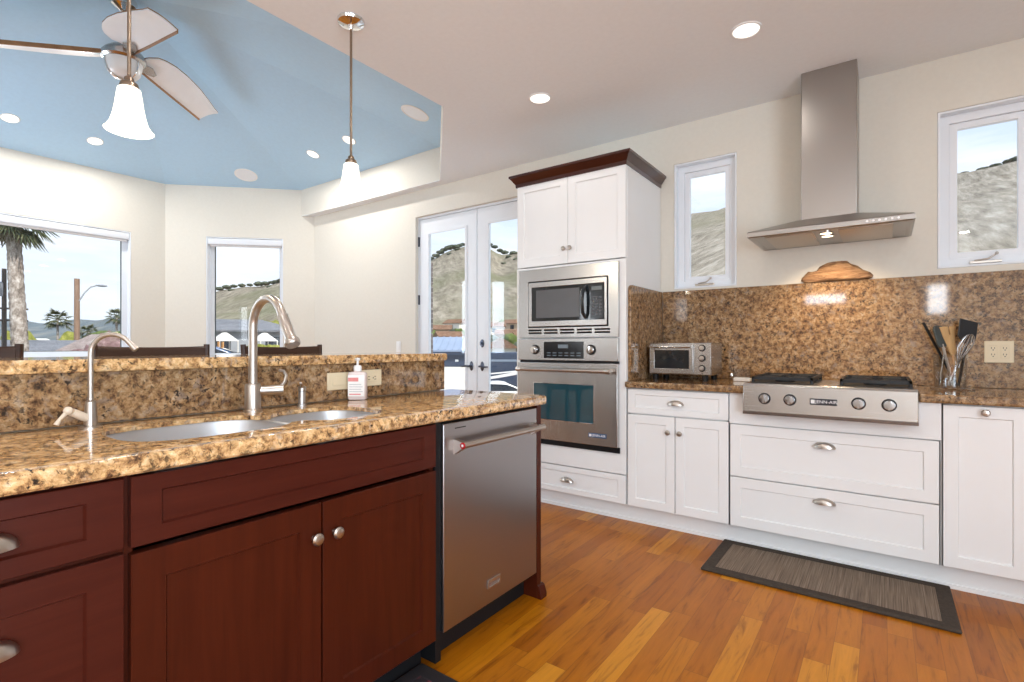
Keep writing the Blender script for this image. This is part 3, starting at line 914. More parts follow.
# ---- granite: counter, splashes
g = G()
outer = [(-1.3445, 3.07), (-0.6305, 3.07), (-0.6305, 3.59), (0.1285, 3.59), (0.1285, 3.07), (1.12, 3.07), (1.12, 3.709), (-1.3445, 3.709)]
g.plate(outer, [], 0.040, lambda a, b, c: (a, c, 0.915 + b))
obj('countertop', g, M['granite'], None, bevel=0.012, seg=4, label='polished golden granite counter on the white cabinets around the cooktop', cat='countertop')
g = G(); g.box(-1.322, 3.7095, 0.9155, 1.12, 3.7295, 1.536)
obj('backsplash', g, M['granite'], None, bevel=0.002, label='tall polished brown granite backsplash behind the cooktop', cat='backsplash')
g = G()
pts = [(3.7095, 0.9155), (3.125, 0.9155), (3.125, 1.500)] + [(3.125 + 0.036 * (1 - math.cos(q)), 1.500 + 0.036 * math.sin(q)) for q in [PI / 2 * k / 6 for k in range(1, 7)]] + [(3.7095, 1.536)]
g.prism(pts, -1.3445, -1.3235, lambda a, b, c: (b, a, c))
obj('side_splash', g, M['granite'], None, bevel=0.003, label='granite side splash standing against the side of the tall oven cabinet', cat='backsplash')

# ---- cooktop
ck = thing('cooktop', (-0.25, 3.3, 0.79), 'stainless steel gas cooktop with four front knobs and black grates', 'cooktop')
g = G()
g.prism([(3.006, 0.786), (3.012, 0.926), (3.022, 0.938), (3.582, 0.938), (3.582, 0.900), (3.095, 0.900), (3.075, 0.786)], -0.627, 0.125, lambda a, b, c: (b, a, c))
obj('body', g, M['steel'], ck, bevel=0.003)
g = G(); g.box(-0.628, 3.004, 0.772, 0.126, 3.07, 0.787)
obj('lower_lip', g, plain('dark steel lip', (0.16, 0.13, 0.115), 0.35, 0.8), ck, bevel=0.002)
for kx in (-0.520, -0.400, -0.104, 0.016):
    g = G(); g.lathe([(0.030, 0), (0.030, 0.003), (0.026, 0.004)], (kx, 3.0095, 0.860), (0, -1, 0.04), 28)
    kb = obj('knob', g, M['black'], ck, label='control knob on a black ring')
    g = G(); g.lathe([(0.024, 0.003), (0.0235, 0.022), (0.021, 0.027), (0.008, 0.028)], (kx, 3.0095, 0.860), (0, -1, 0.04), 28)
    g.box(kx - 0.005, 2.962, 0.841, kx + 0.005, 2.985, 0.883)
    obj('knob_cap', g, M['knob_steel'], kb, label='polished knob cap with grip bar')
g = G(); g.box(-0.310, 3.0035, 0.842, -0.192, 3.0095, 0.874)
b = obj('badge', g, M['badge'], ck, bevel=0.001, label='dark name badge between the knobs')
g = G(); g.box(-0.305, 3.0022, 0.849, -0.288, 3.0038, 0.868)
text_mesh(g, 'JENN-AIR', 0.0225, lambda a, b_, c: (-0.2385 + a, 3.0035 - b_, 0.8585 + c))
obj('lettering', g, M['badge_ink'], b)
def grate(a0, a1):
    g = G()
    y0, y1 = 3.095, 3.565
    r = 0.007
    z0, z1 = 0.955, 0.972
    for yy in (y0, (y0 + y1) / 2 - 0.004, y1 - 0.012):
        g.box(a0, yy, z0, a1, yy + 0.012, z1)
    for xx in (a0, a1 - 0.012):
        g.box(xx, y0, z0, xx + 0.012, y1, z1)
    for yc in (y0 + 0.12, y1 - 0.12):
        for k in range(8):
            an = PI / 4 * k + PI / 8
            cx = (a0 + a1) / 2
            g.tube([(cx + 0.035 * math.cos(an), yc + 0.035 * math.sin(an), z1 - 0.003), (cx + 0.115 * math.cos(an), yc + 0.105 * math.sin(an), z1 - 0.006)], 0.006, 6)
    for xx in (a0 + 0.006, a1 - 0.006):
        for yy in (y0 + 0.006, (y0 + y1) / 2, y1 - 0.006):
            g.cyl((xx, yy, 0.936), (xx, yy, z0 + 0.004), 0.008, seg=8)
    return g
for a0, a1 in ((-0.600, -0.305), (-0.185, 0.105)):
    g = G(); g.box(a0 - 0.004, 3.088, 0.936, a1 + 0.004, 3.570, 0.942)
    pan = obj('burner_pan', g, M['iron'], ck, bevel=0.002)
    gr = obj('grate', grate(a0, a1), M['iron'], ck, label='black cast iron grate')
    for yc in (3.215, 3.445):
        g = G(); g.lathe([(0.050, 0), (0.050, 0.010), (0.036, 0.014), (0.034, 0.022), (0.01, 0.024)], ((a0 + a1) / 2, yc, 0.9415), seg=24)
        obj('burner_cap', g, M['iron'], ck)

# ---- range hood
hd = thing('range_hood', (-0.263, 3.48, 1.768), 'stainless steel chimney range hood mounted over the cooktop', 'range hood')
g = G()
hx0, hx1 = -0.651, 0.122
zb = 1.768
lip = [(hx0, 3.228), (hx1, 3.228), (hx1, 3.727), (hx0, 3.727)]
topq = [(-0.415, 3.442), (-0.112, 3.442), (-0.112, 3.727), (-0.415, 3.727)]
g.rings([[(x, y, zb + 0.004) for x, y in lip], [(x, y, zb + 0.028) for x, y in lip], [(x * 0.985 - 0.004, y + (0.006 if y < 3.5 else 0), zb + 0.034) for x, y in lip], [(x, y, 1.880) for x, y in topq]], cap=False)
g.rings([[(x, y, zb + 0.004) for x, y in lip], [(x + (0.012 if x < 0 else -0.012), y + (0.012 if y < 3.5 else -0.008), zb) for x, y in lip], [(x + (0.03 if x < -0.3 else -0.03), y + (0.03 if y < 3.5 else -0.02), zb + 0.003) for x, y in lip]], cap=False)
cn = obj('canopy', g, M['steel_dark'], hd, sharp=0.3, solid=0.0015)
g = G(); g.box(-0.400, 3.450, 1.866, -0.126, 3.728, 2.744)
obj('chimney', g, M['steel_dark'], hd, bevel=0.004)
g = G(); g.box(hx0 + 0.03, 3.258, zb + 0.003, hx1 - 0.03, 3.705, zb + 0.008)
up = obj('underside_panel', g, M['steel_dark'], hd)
for a0, a1 in ((-0.565, -0.325), (-0.205, 0.035)):
    g = G(); g.box(a0, 3.275, zb - 0.003, a1, 3.69, zb + 0.006)
    ft = obj('grease_filter', g, steel('grease filter mesh', (0.55, 0.50, 0.44), 0.42, (90, 90, 90)), hd, bevel=0.002)
for yc in (3.33, 3.42):
    g = G(); g.lathe([(0.034, 0.006), (0.034, -0.004), (0.028, -0.005), (0.028, 0.0)], (-0.265, yc, zb), seg=24, cap=False)
    lr = obj('lamp_ring', g, M['chrome'], hd)
    g = G(); g.lathe([(0.028, 0.0), (0.028, -0.0015), (0.012, -0.003)], (-0.265, yc, zb), seg=24)
    obj('lamp_lens', g, M['hoodlamp'], lr, label='lit hood lamp')
    light('hood_lamp_light', 'SPOT', (-0.265, yc, zb - 0.012), (-0.265, yc + 0.26, 0.95), 14, (1.0, 0.76, 0.48), spot_size=2.1, spot_blend=0.9, shadow_soft_size=0.03)
for k in range(6):
    g = G(); g.lathe([(0.006, 0), (0.006, 0.003), (0.004, 0.004)], (-0.075 + 0.026 * k, 3.2285, zb + 0.017), (0, -1, 0), 12)
    obj('button', g, M['badge_ink'], hd, label='tiny round hood button')

# ---- piece of weathered wood leaning over the splash ledge
m_, t_, p_ = new_mat('weathered driftwood')
co = coords(t_, (4, 12, 26))
no = N(t_, 'ShaderNodeTexNoise', Scale=1.6, Detail=6.0, Roughness=0.65, Distortion=1.5)
t_.links.new(co, no.inputs['Vector'])
rr = ramp(t_, no.outputs['Fac'], [(0.32, (0.10, 0.045, 0.02)), (0.46, (0.36, 0.19, 0.09)), (0.62, (0.55, 0.33, 0.18))])
t_.links.new(rr.outputs[0], p_.inputs['Base Color']); p_.inputs['Roughness'].default_value = 0.65
bump(t_, p_, no.outputs['Fac'], 0.8, 0.02)
M['driftwood'] = m_
g = G()
outl = [(-0.433, 1.552), (-0.425, 1.572), (-0.405, 1.590), (-0.395, 1.606), (-0.375, 1.603), (-0.350, 1.610), (-0.325, 1.633), (-0.290, 1.652), (-0.255, 1.657), (-0.215, 1.660), (-0.190, 1.656), (-0.165, 1.636), (-0.135, 1.620), (-0.105, 1.598), (-0.075, 1.578), (-0.056, 1.562), (-0.060, 1.548), (-0.085, 1.5375), (-0.2, 1.5372), (-0.32, 1.5372), (-0.41, 1.5375)]
cxw, czw = -0.245, 1.560
rs = []
for k, (sc, yy) in enumerate(((1.0, 3.7285), (1.0, 3.722), (0.97, 3.712), (0.86, 3.700), (0.62, 3.690), (0.30, 3.685))):
    rs.append([(cxw + (x - cxw) * sc + 0.004 * math.sin(9 * i + k), yy + 0.003 * math.sin(5 * i + 2 * k), max(1.5370, czw + (z - czw) * sc + 0.003 * math.sin(7 * i + 3 * k))) for i, (x, z) in enumerate(outl)])
g.rings(rs)
obj('driftwood_piece', g, M['driftwood'], None, sharp=0.9, label='mound-shaped piece of weathered brown wood on the backsplash ledge under the hood', cat='decoration')

# ---- outlets and switches
def outlet(name, m, a, c, gang, label, mat=None, group=None, vertical=True, w=None, h=None):
    o0 = m(a, 0, c)
    root = thing(name, m(a, 0, c - 0.058), label, 'outlet', group)
    hw = w or (0.035 + 0.023 * (gang - 1)); hh = h or 0.0575
    g = G(); g.box(a - hw, 0.0005, c - hh, a + hw, 0.006, c + hh, m)
    obj('cover_plate', g, mat or M['cream'], root, bevel=0.0025)
    return root
mSp = lambda a, b, c: (a, 3.7095 - b, c)
ou = outlet('wall_outlet', mSp, 0.487, 1.109, 2, 'cream double outlet on the granite backsplash right of the utensil holder')
for k in (-1, 1):
    ax = 0.487 + k * 0.023
    g = G(); g.box(ax - 0.0165, 0.006, 1.109 - 0.034, ax + 0.0165, 0.008, 1.109 + 0.034, mSp)
    rc = obj('receptacle', g, M['cream'], ou, bevel=0.001)
    g = G()
    for zc in (-0.018, 0.016):
        g.box(ax - 0.008, 0.0075, 1.109 + zc, ax - 0.005, 0.0085, 1.109 + zc + 0.009, mSp)
        g.box(ax + 0.004, 0.0075, 1.109 + zc, ax + 0.007, 0.0085, 1.109 + zc + 0.008, mSp)
        g.lathe([(0.003, 0), (0.003, 0.001)], mSp(ax, 0.0075, 1.109 + zc - 0.006), (0, -1, 0), 10)
    obj('slots', g, M['slot'], rc)
mB = lambda a, b, c: (-1.85 + b, a, c)
def bar_outlet(a, c, label, recept):
    root = thing('wall_outlet', mB(a, 0, c - 0.036), label, 'outlet', 'cream plates on the bar splash')
    g = G(); g.box(a - 0.058, 0.0005, c - 0.036, a + 0.058, 0.006, c + 0.036, mB)
    obj('cover_plate', g, M['cream'], root, bevel=0.0025)
    g = G(); g.box(a - 0.034, 0.006, c - 0.0165, a + 0.034, 0.008, c + 0.0165, mB)
    rc = obj('receptacle' if recept else 'rocker', g, M['cream'], root, bevel=0.001)
    if recept:
        g = G()
        for ac in (-0.018, 0.016):
            g.box(a + ac, 0.0075, c - 0.008, a + ac + 0.009, 0.0085, c - 0.005, mB)
            g.box(a + ac, 0.0075, c + 0.004, a + ac + 0.008, 0.0085, c + 0.007, mB)
            g.lathe([(0.003, 0), (0.003, 0.001)], mB(a + ac - 0.006, 0.0075, c), (1, 0, 0), 10)
        obj('slots', g, M['slot'], rc)
bar_outlet(1.478, 0.999, 'cream outlet lying sideways on the bar splash right of the soap bottle', True)
bar_outlet(1.315, 0.993, 'cream switch plate on the bar splash half hidden behind the soap bottle', False)
sw = thing('light_switch', (-4.20, YW, 1.07), 'small white switch plate on the wall left of the French doors', 'light switch')
g = G(); g.box(-4.235, 0.0005, 1.075, -4.165, 0.006, 1.19, mS); obj('cover_plate', g, M['white_plastic'], sw, bevel=0.002)
g = G(); g.box(-4.2165, 0.006, 1.10, -4.1835, 0.009, 1.165, mS); obj('rocker', g, M['white_plastic'], sw, bevel=0.001)

# ---- toaster oven
to = thing('toaster_oven', (-1.087, 3.48, 0.915), 'small stainless toaster oven with three knobs in the counter corner', 'toaster oven')
g = G(); g.box(-1.288, 3.358, 0.952, -0.885, 3.62, 1.160)
obj('body', g, M['steel'], to, bevel=0.006, seg=3)
g = G(); g.box(-0.990, 3.350, 0.956, -0.886, 3.360, 1.156)
cp = obj('control_panel', g, M['steel'], to, bevel=0.002)
for k, zc in enumerate((1.127, 1.062, 0.998)):
    g = G(); g.lathe([(0.021, 0), (0.021, 0.006), (0.018, 0.007)], (-0.940, 3.350, zc), (0, -1, 0), 24)
    kb = obj('knob', g, M['black'], cp)
    g = G(); g.lathe([(0.015, 0.006), (0.014, 0.022), (0.005, 0.023)], (-0.940, 3.350, zc), (0, -1, 0), 24)
    obj('knob_cap', g, M['nickel'], kb)
g = G(); g.lathe([(0.003, 0), (0.003, 0.002)], (-0.940, 3.350, 0.967), (0, -1, 0), 10); obj('indicator_light', g, M['black'], cp)
g = G(); g.plate(rect(-1.284, 0.960, -0.996, 1.150), [rect(-1.250, 0.992, -1.022, 1.112)], 0.012, lambda a, b, c: (a, 3.346 - b, c))
d = obj('door', g, M['steel'], to, bevel=0.002)
g = G(); g.box(-1.252, 3.350, 0.990, -1.020, 3.356, 1.114); obj('door_glass', g, M['dark_glass'], d)
g = G(); g.cyl((-1.278, 3.318, 1.134), (-1.003, 3.318, 1.134), 0.008, seg=14)
for hx in (-1.270, -1.012):
    g.box(hx - 0.007, 3.318, 1.126, hx + 0.007, 3.347, 1.142)
obj('door_handle', g, M['chrome'], d)
for fx in (-1.255, -0.93):
    for fy in (3.385, 3.59):
        g = G(); g.lathe([(0.020, 0), (0.020, 0.030), (0.017, 0.038)], (fx, fy, 0.9153), seg=12); obj('foot', g, M['black'], to)

# ---- small shaker and clear box left of the cooktop
sh = thing('salt_shaker', (-0.80, 3.52, 0.915), 'tiny glass shaker with bright metal lid right of the toaster oven', 'shaker')
g = G(); g.lathe([(0.014, 0), (0.016, 0.004), (0.013, 0.030), (0.012, 0.034)], (-0.80, 3.52, 0.9155), seg=16); obj('body', g, M['clear'], sh)
g = G(); g.lathe([(0.0135, 0.033), (0.0135, 0.042), (0.009, 0.050), (0.003, 0.052)], (-0.80, 3.52, 0.9155), seg=16); obj('lid', g, M['chrome'], sh)
cb = thing('acrylic_box', (-0.735, 3.53, 0.915), 'small clear box on a white base left of the cooktop', 'box')
g = G(); g.box(-0.785, 3.49, 0.9155, -0.685, 3.57, 0.938); obj('base', g, M['white_plastic'], cb, bevel=0.004)
g = G(); g.plate(rect(-0.785, 3.49, -0.685, 3.57), [rect(-0.781, 3.494, -0.689, 3.566)], 0.055, lambda a, b, c: (a, c, 0.993 + b)); obj('wall', g, M['clear'], cb)

# ---- utensil holder and utensils
uc = thing('utensil_holder', (0.275, 3.55, 0.915), 'clear utensil holder on a flat tray in front of the backsplash', 'utensil holder')
g = G()
g.box(0.195, 3.48, 0.9155, 0.370, 3.62, 0.924); obj('base_tray', g, M['clear'], uc, bevel=0.003)
g = G()
ring = lambda r, z: [(0.278 + r * math.cos(2 * PI * k / 28), 3.55 + r * 0.82 * math.sin(2 * PI * k / 28), z) for k in range(28)]
g.rings([ring(0.066, 0.926), ring(0.070, 1.085), ring(0.073, 1.096), ring(0.070, 1.096), ring(0.0665, 1.085), ring(0.0625, 0.931)])
obj('cup', g, M['clear'], uc)
def utensil(name, p0, p1, r, mat, label, cat='utensil'):
    root = thing(name, p0, label, cat, 'utensils in the clear holder')
    g = G(); g.tube([p0, p1], r, 8); obj('handle', g, mat, root)
    return root, Vector(p0), (Vector(p1) - Vector(p0)).normalized()
def blade_head(root, base, d, poly, th, mat, name='blade', side=None):
    """flat head: poly of (lateral, along) in the plane facing the camera"""
    sd = (side or Vector((0.81, 0.587, 0)))
    sd = (sd - d * sd.dot(d)).normalized()
    nn = d.cross(sd)
    g = G(); g.rings([[base + sd * a + d * c + nn * (-th) for a, c in poly], [base + sd * a + d * c + nn * th for a, c in poly]])
    return obj(name, g, mat, root, bevel=min(th * 0.8, 0.003))
rd, p, d = utensil('skewer_rod', (0.305, 3.555, 0.933), (0.170, 3.600, 1.268), 0.0065, M['black'], 'long black rod leaning to the left in the utensil holder')
rd, p, d = utensil('silicone_spatula', (0.290, 3.535, 0.933), (0.246, 3.545, 1.150), 0.006, M['nickel'], 'charcoal silicone spatula with rounded blade in the utensil holder')
blade_head(rd, Vector((0.247, 3.545, 1.135)), d, [(-0.018, 0), (0.018, 0), (0.030, 0.025), (0.030, 0.095), (0.022, 0.112), (-0.014, 0.118), (-0.026, 0.100), (-0.026, 0.02)], 0.006, M['silicone'])
rd, p, d = utensil('wooden_turner', (0.318, 3.56, 0.933), (0.290, 3.565, 1.110), 0.007, M['utensil_wood'], 'pale wooden turner with flared slotted blade in the utensil holder')
blade_head(rd, Vector((0.292, 3.565, 1.09)), d, [(-0.012, 0), (0.010, 0), (0.022, 0.05), (0.030, 0.10), (0.046, 0.15), (0.010, 0.155), (0.006, 0.11), (0.000, 0.11), (0.001, 0.156), (-0.042, 0.158), (-0.034, 0.10), (-0.022, 0.05)], 0.004, M['utensil_wood'])
rd, p, d = utensil('black_turner', (0.310, 3.535, 0.933), (0.345, 3.570, 1.160), 0.006, M['black'], 'black square-bladed turner at the right of the utensil holder')
blade_head(rd, Vector((0.344, 3.570, 1.155)), d, [(-0.020, 0), (0.018, 0), (0.044, 0.03), (0.040, 0.118), (-0.056, 0.122), (-0.052, 0.03)], 0.0035, plain('black nylon', (0.018, 0.022, 0.028), 0.45))
rd, p, d = utensil('wire_whisk', (0.270, 3.535, 0.933), (0.306, 3.530, 1.045), 0.008, M['steel'], 'steel wire whisk standing in front of the black turner')
for k in range(6):
    an = PI * k / 6
    g = G()
    sd = Vector((math.cos(an), math.sin(an), 0)); b0 = Vector((0.305, 3.530, 1.042))
    g.tube([b0 + d * (0.165 * math.sin(PI * q / 16) ** 0.9 if q <= 8 else 0.165 * math.sin(PI * q / 16) ** 0.9) + sd * (0.036 * (1 if q < 8 else -1) * abs(math.cos(PI * q / 16)) ** 0.7 * min(1, math.sin(PI * q / 16) * 1.6)) for q in range(17)], 0.0016, 5)
    obj('wire', g, M['steel'], rd)
rd, p, d = utensil('steel_spoon', (0.235, 3.560, 0.933), (0.258, 3.560, 1.130), 0.005, M['chrome'], 'bright steel handle upright in the middle of the utensil holder')

# ---- anti fatigue mats
mt = thing('kitchen_mat', (-0.255, 2.93, 0.0), 'brown striped mat with dark border lying before the cooktop drawers', 'floor mat')
g = G(); g.plate(rect(-0.760, 2.680, 0.247, 3.160), [rect(-0.700, 2.738, 0.187, 3.105)], 0.014, lambda a, b, c: (a, c, 0.0145 + b))
obj('border', g, M['mat_edge'], mt, bevel=0.006, seg=3)
g = G(); g.box(-0.702, 2.736, 0.0005, 0.189, 3.107, 0.0125); obj('woven_field', g, M['mat_weave'], mt)
mt2 = thing('kitchen_mat', (-1.10, 0.75, 0.0), 'dark red-patterned mat on the floor before the sink doors', 'floor mat')
g = G(); g.plate(rect(-1.338, 0.25, -0.83, 1.295), [rect(-1.285, 0.30, -0.885, 1.238)], 0.012, lambda a, b, c: (a, c, 0.0125 + b))
obj('border', g, plain('black mat border', (0.016, 0.012, 0.014), 0.7, var=0.1), mt2, bevel=0.005)
g = G(); g.box(-1.286, 0.299, 0.0005, -0.884, 1.239, 0.0115); obj('patterned_field', g, M['mat_pattern'], mt2)

# ------------------------------------------------------------------ island
def isl_box(a0, a1):
    g = G()
    for q in (a0, a1 - 0.016):
        g.box(q, -0.575, 0.11, q + 0.016, -0.022, 0.874, I)
    g.box(a0, -0.575, 0.11, a1, -0.022, 0.126, I); g.box(a0, -0.575, 0.11, a1, -0.56, 0.874, I)
    return g
def island_toe(a0, a1, root):
    g = G(); g.box(a0, -0.095, 0.0, a1, -0.08, 0.112, I)
    obj('toe_kick', g, M['black'], root, label='black recessed toe kick')

k1 = thing('drawer_cabinet', (-1.55, 0.205, 0), 'dark cherry island cabinet of drawers with cup pulls at the left end', 'cabinet')
g = isl_box(0.018, 0.3925)
g.box(0.018, -0.04, 0.11, 0.3925, -0.0215, 0.874, I)
obj('carcass', g, M['cherry'], k1)
for z0, z1, hz in ((0.722, 0.866, 0.792), (0.420, 0.710, 0.602), (0.118, 0.410, 0.30)):
    d = obj('drawer', shaker(I, 0.022, 0.3885, z0, z1, 0.062, 0.036 if z0 > 0.7 else 0.055), M['cherry_h'], k1)
    cup_pull(I, 0.186, hz, 0.043, parent=d)
island_toe(0.018, 0.3925, k1)

k2 = thing('sink_cabinet', (-1.55, 0.85, 0), 'dark cherry island cabinet with two doors below the sink', 'cabinet')
g = isl_box(0.3935, 1.3030)
g.box(0.3935, -0.04, 0.11, 1.3030, -0.0215, 0.70, I)
obj('carcass', g, M['cherry'], k2)
obj('false_front', shaker(I, 0.4005, 1.298, 0.718, 0.866, 0.056, 0.036), M['cherry_h'], k2)
for a0, a1, kx in ((0.4005, 0.8465, 0.823), (0.8525, 1.298, 0.888)):
    d = obj('door', shaker(I, a0, a1, 0.110, 0.704, 0.064), M['cherry'], k2)
    knob(I, kx, 0.612, d, 0.017)
island_toe(0.3935, 1.3030, k2)
# extra run of the island out of frame to the left keeps the counter supported
k0 = thing('base_cabinet', (-1.55, -0.40, 0), 'dark cherry island cabinet beyond the drawers at the left', 'cabinet')
g = isl_box(-0.78, 0.017); g.box(-0.78, -0.04, 0.11, 0.017, -0.0215, 0.874, I)
obj('carcass', g, M['cherry'], k0)
for a0, a1, kx in ((-0.776, -0.385, -0.41), (-0.379, 0.013, -0.354)):
    d = obj('door', shaker(I, a0, a1, 0.118, 0.866, 0.062), M['cherry'], k0); knob(I, kx, 0.78, d)
island_toe(-0.78, 0.017, k0)

# ---- dishwasher
dw = thing('dishwasher', (-1.55, 1.64, 0.0), 'stainless steel dishwasher with bar handle at the island end', 'dishwasher')
g = G(); g.box(1.340, -0.57, 0.09, 1.938, -0.032, 0.868, I); g.box(1.306, -0.20, 0.02, 1.334, -0.012, 0.870, I)
g.box(1.336, -0.11, 0.003, 1.938, -0.07, 0.112, I)
obj('tub', g, M['black'], dw)
g = G(); g.box(1.336, -0.030, 0.118, 1.940, 0.0, 0.862, I)
d = obj('door', g, steel('dishwasher door steel', (0.37, 0.35, 0.35), 0.30, (4, 420, 4)), dw, bevel=0.004, seg=3)
g = G(); g.cyl(I(1.385, 0.048, 0.783), I(1.925, 0.048, 0.783), 0.0115, seg=18)
for q in (1.40, 1.90):
    g.prism([(0.0, 0.745), (0.0, 0.800), (0.045, 0.793), (0.045, 0.773)], q - 0.011, q + 0.011, lambda b, a, c: I(a, b, c))
hn = obj('door_handle', g, M['nickel'], d)
g = G(); g.lathe([(0.0118, 0), (0.0118, 0.003), (0.008, 0.004)], I(1.3855, 0.048, 0.783), (0, -1, 0), 18); md = obj('medallion', g, M['red'], hn, label='red end medallion')
g = G(); g.lathe([(0.005, 0.004), (0.003, 0.0055)], I(1.3855, 0.048, 0.783), (0, -1, 0), 12); obj('medallion_mark', g, M['badge_ink'], md)
g = G(); g.box(1.395, 0.0002, 0.838, 1.455, 0.001, 0.842, I); obj('vent_slot', g, M['slot'], d)
g = G(); rframe(g, 1.585, 0.180, 1.665, 0.214, 0.006, 0.0, 0.005, I); g.box(1.588, 0.0, 0.202, 1.662, 0.0048, 0.212, I)
bd = obj('badge', g, M['nickel'], d, bevel=0.001, label='small silver name plate')
g = G(); g.box(1.590, 0.0, 0.186, 1.660, 0.002, 0.203, I); obj('badge_field', g, plain('badge field', (0.30, 0.24, 0.21), 0.4, 0.6), bd)

# ---- end panel with base moulding
ep = thing('end_panel', (-1.55, 1.962, 0), 'dark cherry end panel closing the island right of the dishwasher', 'panel')
g = G(); g.box(1.9425, -0.575, 0.0, 1.976, 0.0, 0.8735, I); obj('panel', g, M['cherry'], ep, bevel=0.002)
g = G(); g.prism([(-0.002, 0.0), (0.022, 0.0), (0.022, 0.020), (0.010, 0.055), (-0.002, 0.060)], 1.942, 1.990, lambda b, a, c: I(a, b, c)); g.box(1.976, -0.575, 0, 1.990, -0.002, 0.058, I)
obj('base_moulding', g, M['cherry'], ep, bevel=0.002)

# ---- bar wall, splash, bar top
g = G(); g.box(-1.995, -0.78, 0.0, -1.8715, 1.945, 1.0655)
obj('knee_wall', g, M['wall'], None, label='cream knee wall under the raised bar top behind the sink', cat='half wall')
g = G(); g.box(-1.871, -0.78, 0.9155, -1.850, 1.953, 1.0660)
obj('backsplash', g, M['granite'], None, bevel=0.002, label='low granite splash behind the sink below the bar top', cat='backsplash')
g = G(); g.plate([(-1.822, -0.80), (-1.822, 1.945), (-1.855, 1.978), (-2.26, 1.978), (-2.31, 1.93), (-2.31, -0.80)], [], 0.036, lambda a, b, c: (a, c, 1.1025 + b))
obj('raised_countertop', g, M['granite_top'], None, bevel=0.012, seg=4, label='raised golden granite bar top running behind the sink', cat='countertop')

# ---- island counter with sink cut-out
def sup(cx, cy, ax, ay, n=3.2, num=40):
    return [(cx + ax * math.copysign(abs(math.cos(t)) ** (2 / n), math.cos(t)), cy + ay * math.copysign(abs(math.sin(t)) ** (2 / n), math.sin(t))) for t in [2 * PI * k / num for k in range(num)]]
B1 = (-1.545, 0.655, 0.180, 0.214)
B2 = (-1.520, 1.040, 0.158, 0.158)
def half(b, y, n=3.2):
    q = abs((y - b[1]) / b[3])
    return b[2] * (1 - q ** n) ** (1 / n) if q < 1 else -1
near, far = [], []
ys = []
y = B1[1] - B1[3]
k = 0
ylist = [B1[1] - B1[3] * math.cos(PI * q / 30) for q in range(0, 31)] + [B2[1] - B2[3] * math.cos(PI * q / 30) for q in range(0, 31)]
ylist = sorted(set(round(v, 4) for v in ylist))
for yv in ylist:
    h1, h2 = half(B1, yv), half(B2, yv)
    lo_, hi_ = [], []
    for b, h in ((B1, h1), (B2, h2)):
        if h >= 0:
            lo_.append(b[0] - h); hi_.append(b[0] + h)
    if B1[1] + 0.1 < yv < B2[1] - 0.08:
        lo_.append(-1.625); hi_.append(-1.425)
    if not lo_:
        continue
    near.append((max(hi_), yv)); far.append((min(lo_), yv))
hole = near + far[::-1]
hole = [p for i, p in enumerate(hole) if i == 0 or (Vector(p) - Vector(hole[i - 1])).length > 0.002]
g = G()
g = slab([(-1.25, -0.80), (-1.25, 1.988), (-1.264, 2.002), (-1.849, 2.002), (-1.849, -0.80)], hole, 0.915, 0.040, 0.014, 0.011, 0.035)
obj('island_countertop', g, M['granite_top'], None, sharp=0.5, label='golden granite island counter with undermount sink cut-out', cat='countertop')

sk = thing('sink', (-1.53, 0.82, 0.70), 'stainless steel double bowl sink set under the island counter', 'sink')
for (cx, cy, ax, ay), dep in ((B1, 0.20), (B2, 0.16)):
    g = G()
    z0 = 0.9000
    ax, ay = ax + 0.006, ay + 0.006
    def ring_(s, z, e=0.0):
        return [(x, y, z) for x, y in sup(cx, cy, ax * s + e, ay * s + e)]
    g.rings([ring_(1.0, z0, 0.012), ring_(1.0, z0), ring_(0.985, z0 - 0.01), ring_(0.955, z0 - dep * 0.75), ring_(0.90, z0 - dep * 0.93), ring_(0.80, z0 - dep), ring_(0.15, z0 - dep - 0.004)], cap=False)
    bw = obj('bowl', g, M['sink'], sk, sharp=1.2, solid=0.0015)
    g = G(); g.lathe([(0.055, 0.002), (0.050, 0.006), (0.040, 0.003), (0.012, 0.0)], (cx, cy, z0 - dep - 0.003), seg=24)
    obj('drain', g, M['chrome'], bw)

# ---- main faucet
fx, fy = -1.77, 0.913
fc = thing('faucet', (fx, fy, 0.915), 'tall brushed nickel gooseneck pull-down faucet behind the sink', 'faucet')
g = G(); g.lathe([(0.030, 0), (0.030, 0.005), (0.026, 0.008), (0.0255, 0.088), (0.023, 0.094), (0.014, 0.096)], (fx, fy, 0.9153), seg=28)
obj('base', g, M['nickel'], fc)
g = G()
R = 0.096
path = [(fx, fy, 1.005), (fx, fy, 1.10), (fx, fy, 1.203)] + [(fx + R - R * math.cos(q), fy, 1.203 + R * math.sin(q)) for q in [PI * 0.84 * k / 18 for k in range(1, 19)]]
e = Vector(path[-1]); dv = (Vector(path[-1]) - Vector(path[-2])).normalized()
path.append(tuple(e + dv * 0.012))
g.tube(path, 0.0142, 16)
obj('spout', g, M['nickel'], fc)
g = G()
e2 = e + dv * 0.012
g.lathe([(0.0165, 0), (0.0175, 0.003), (0.0165, 0.006), (0.0178, 0.050), (0.0172, 0.080), (0.019, 0.090), (0.0245, 0.100), (0.0245, 0.110), (0.022, 0.115), (0.010, 0.116)], e2, dv, 24)
obj('spray_head', g, M['nickel'], fc)
g = G()
hv = Vector((0.35, 0.937, 0)); h0 = Vector((fx, fy, 0.985))
g.tube([h0 + hv * 0.015, h0 + hv * 0.05, h0 + hv * 0.095], [0.016, 0.0165, 0.017], 16)
hb = obj('handle_hub', g, M['nickel'], fc)
g = G()
p0 = h0 + hv * 0.088
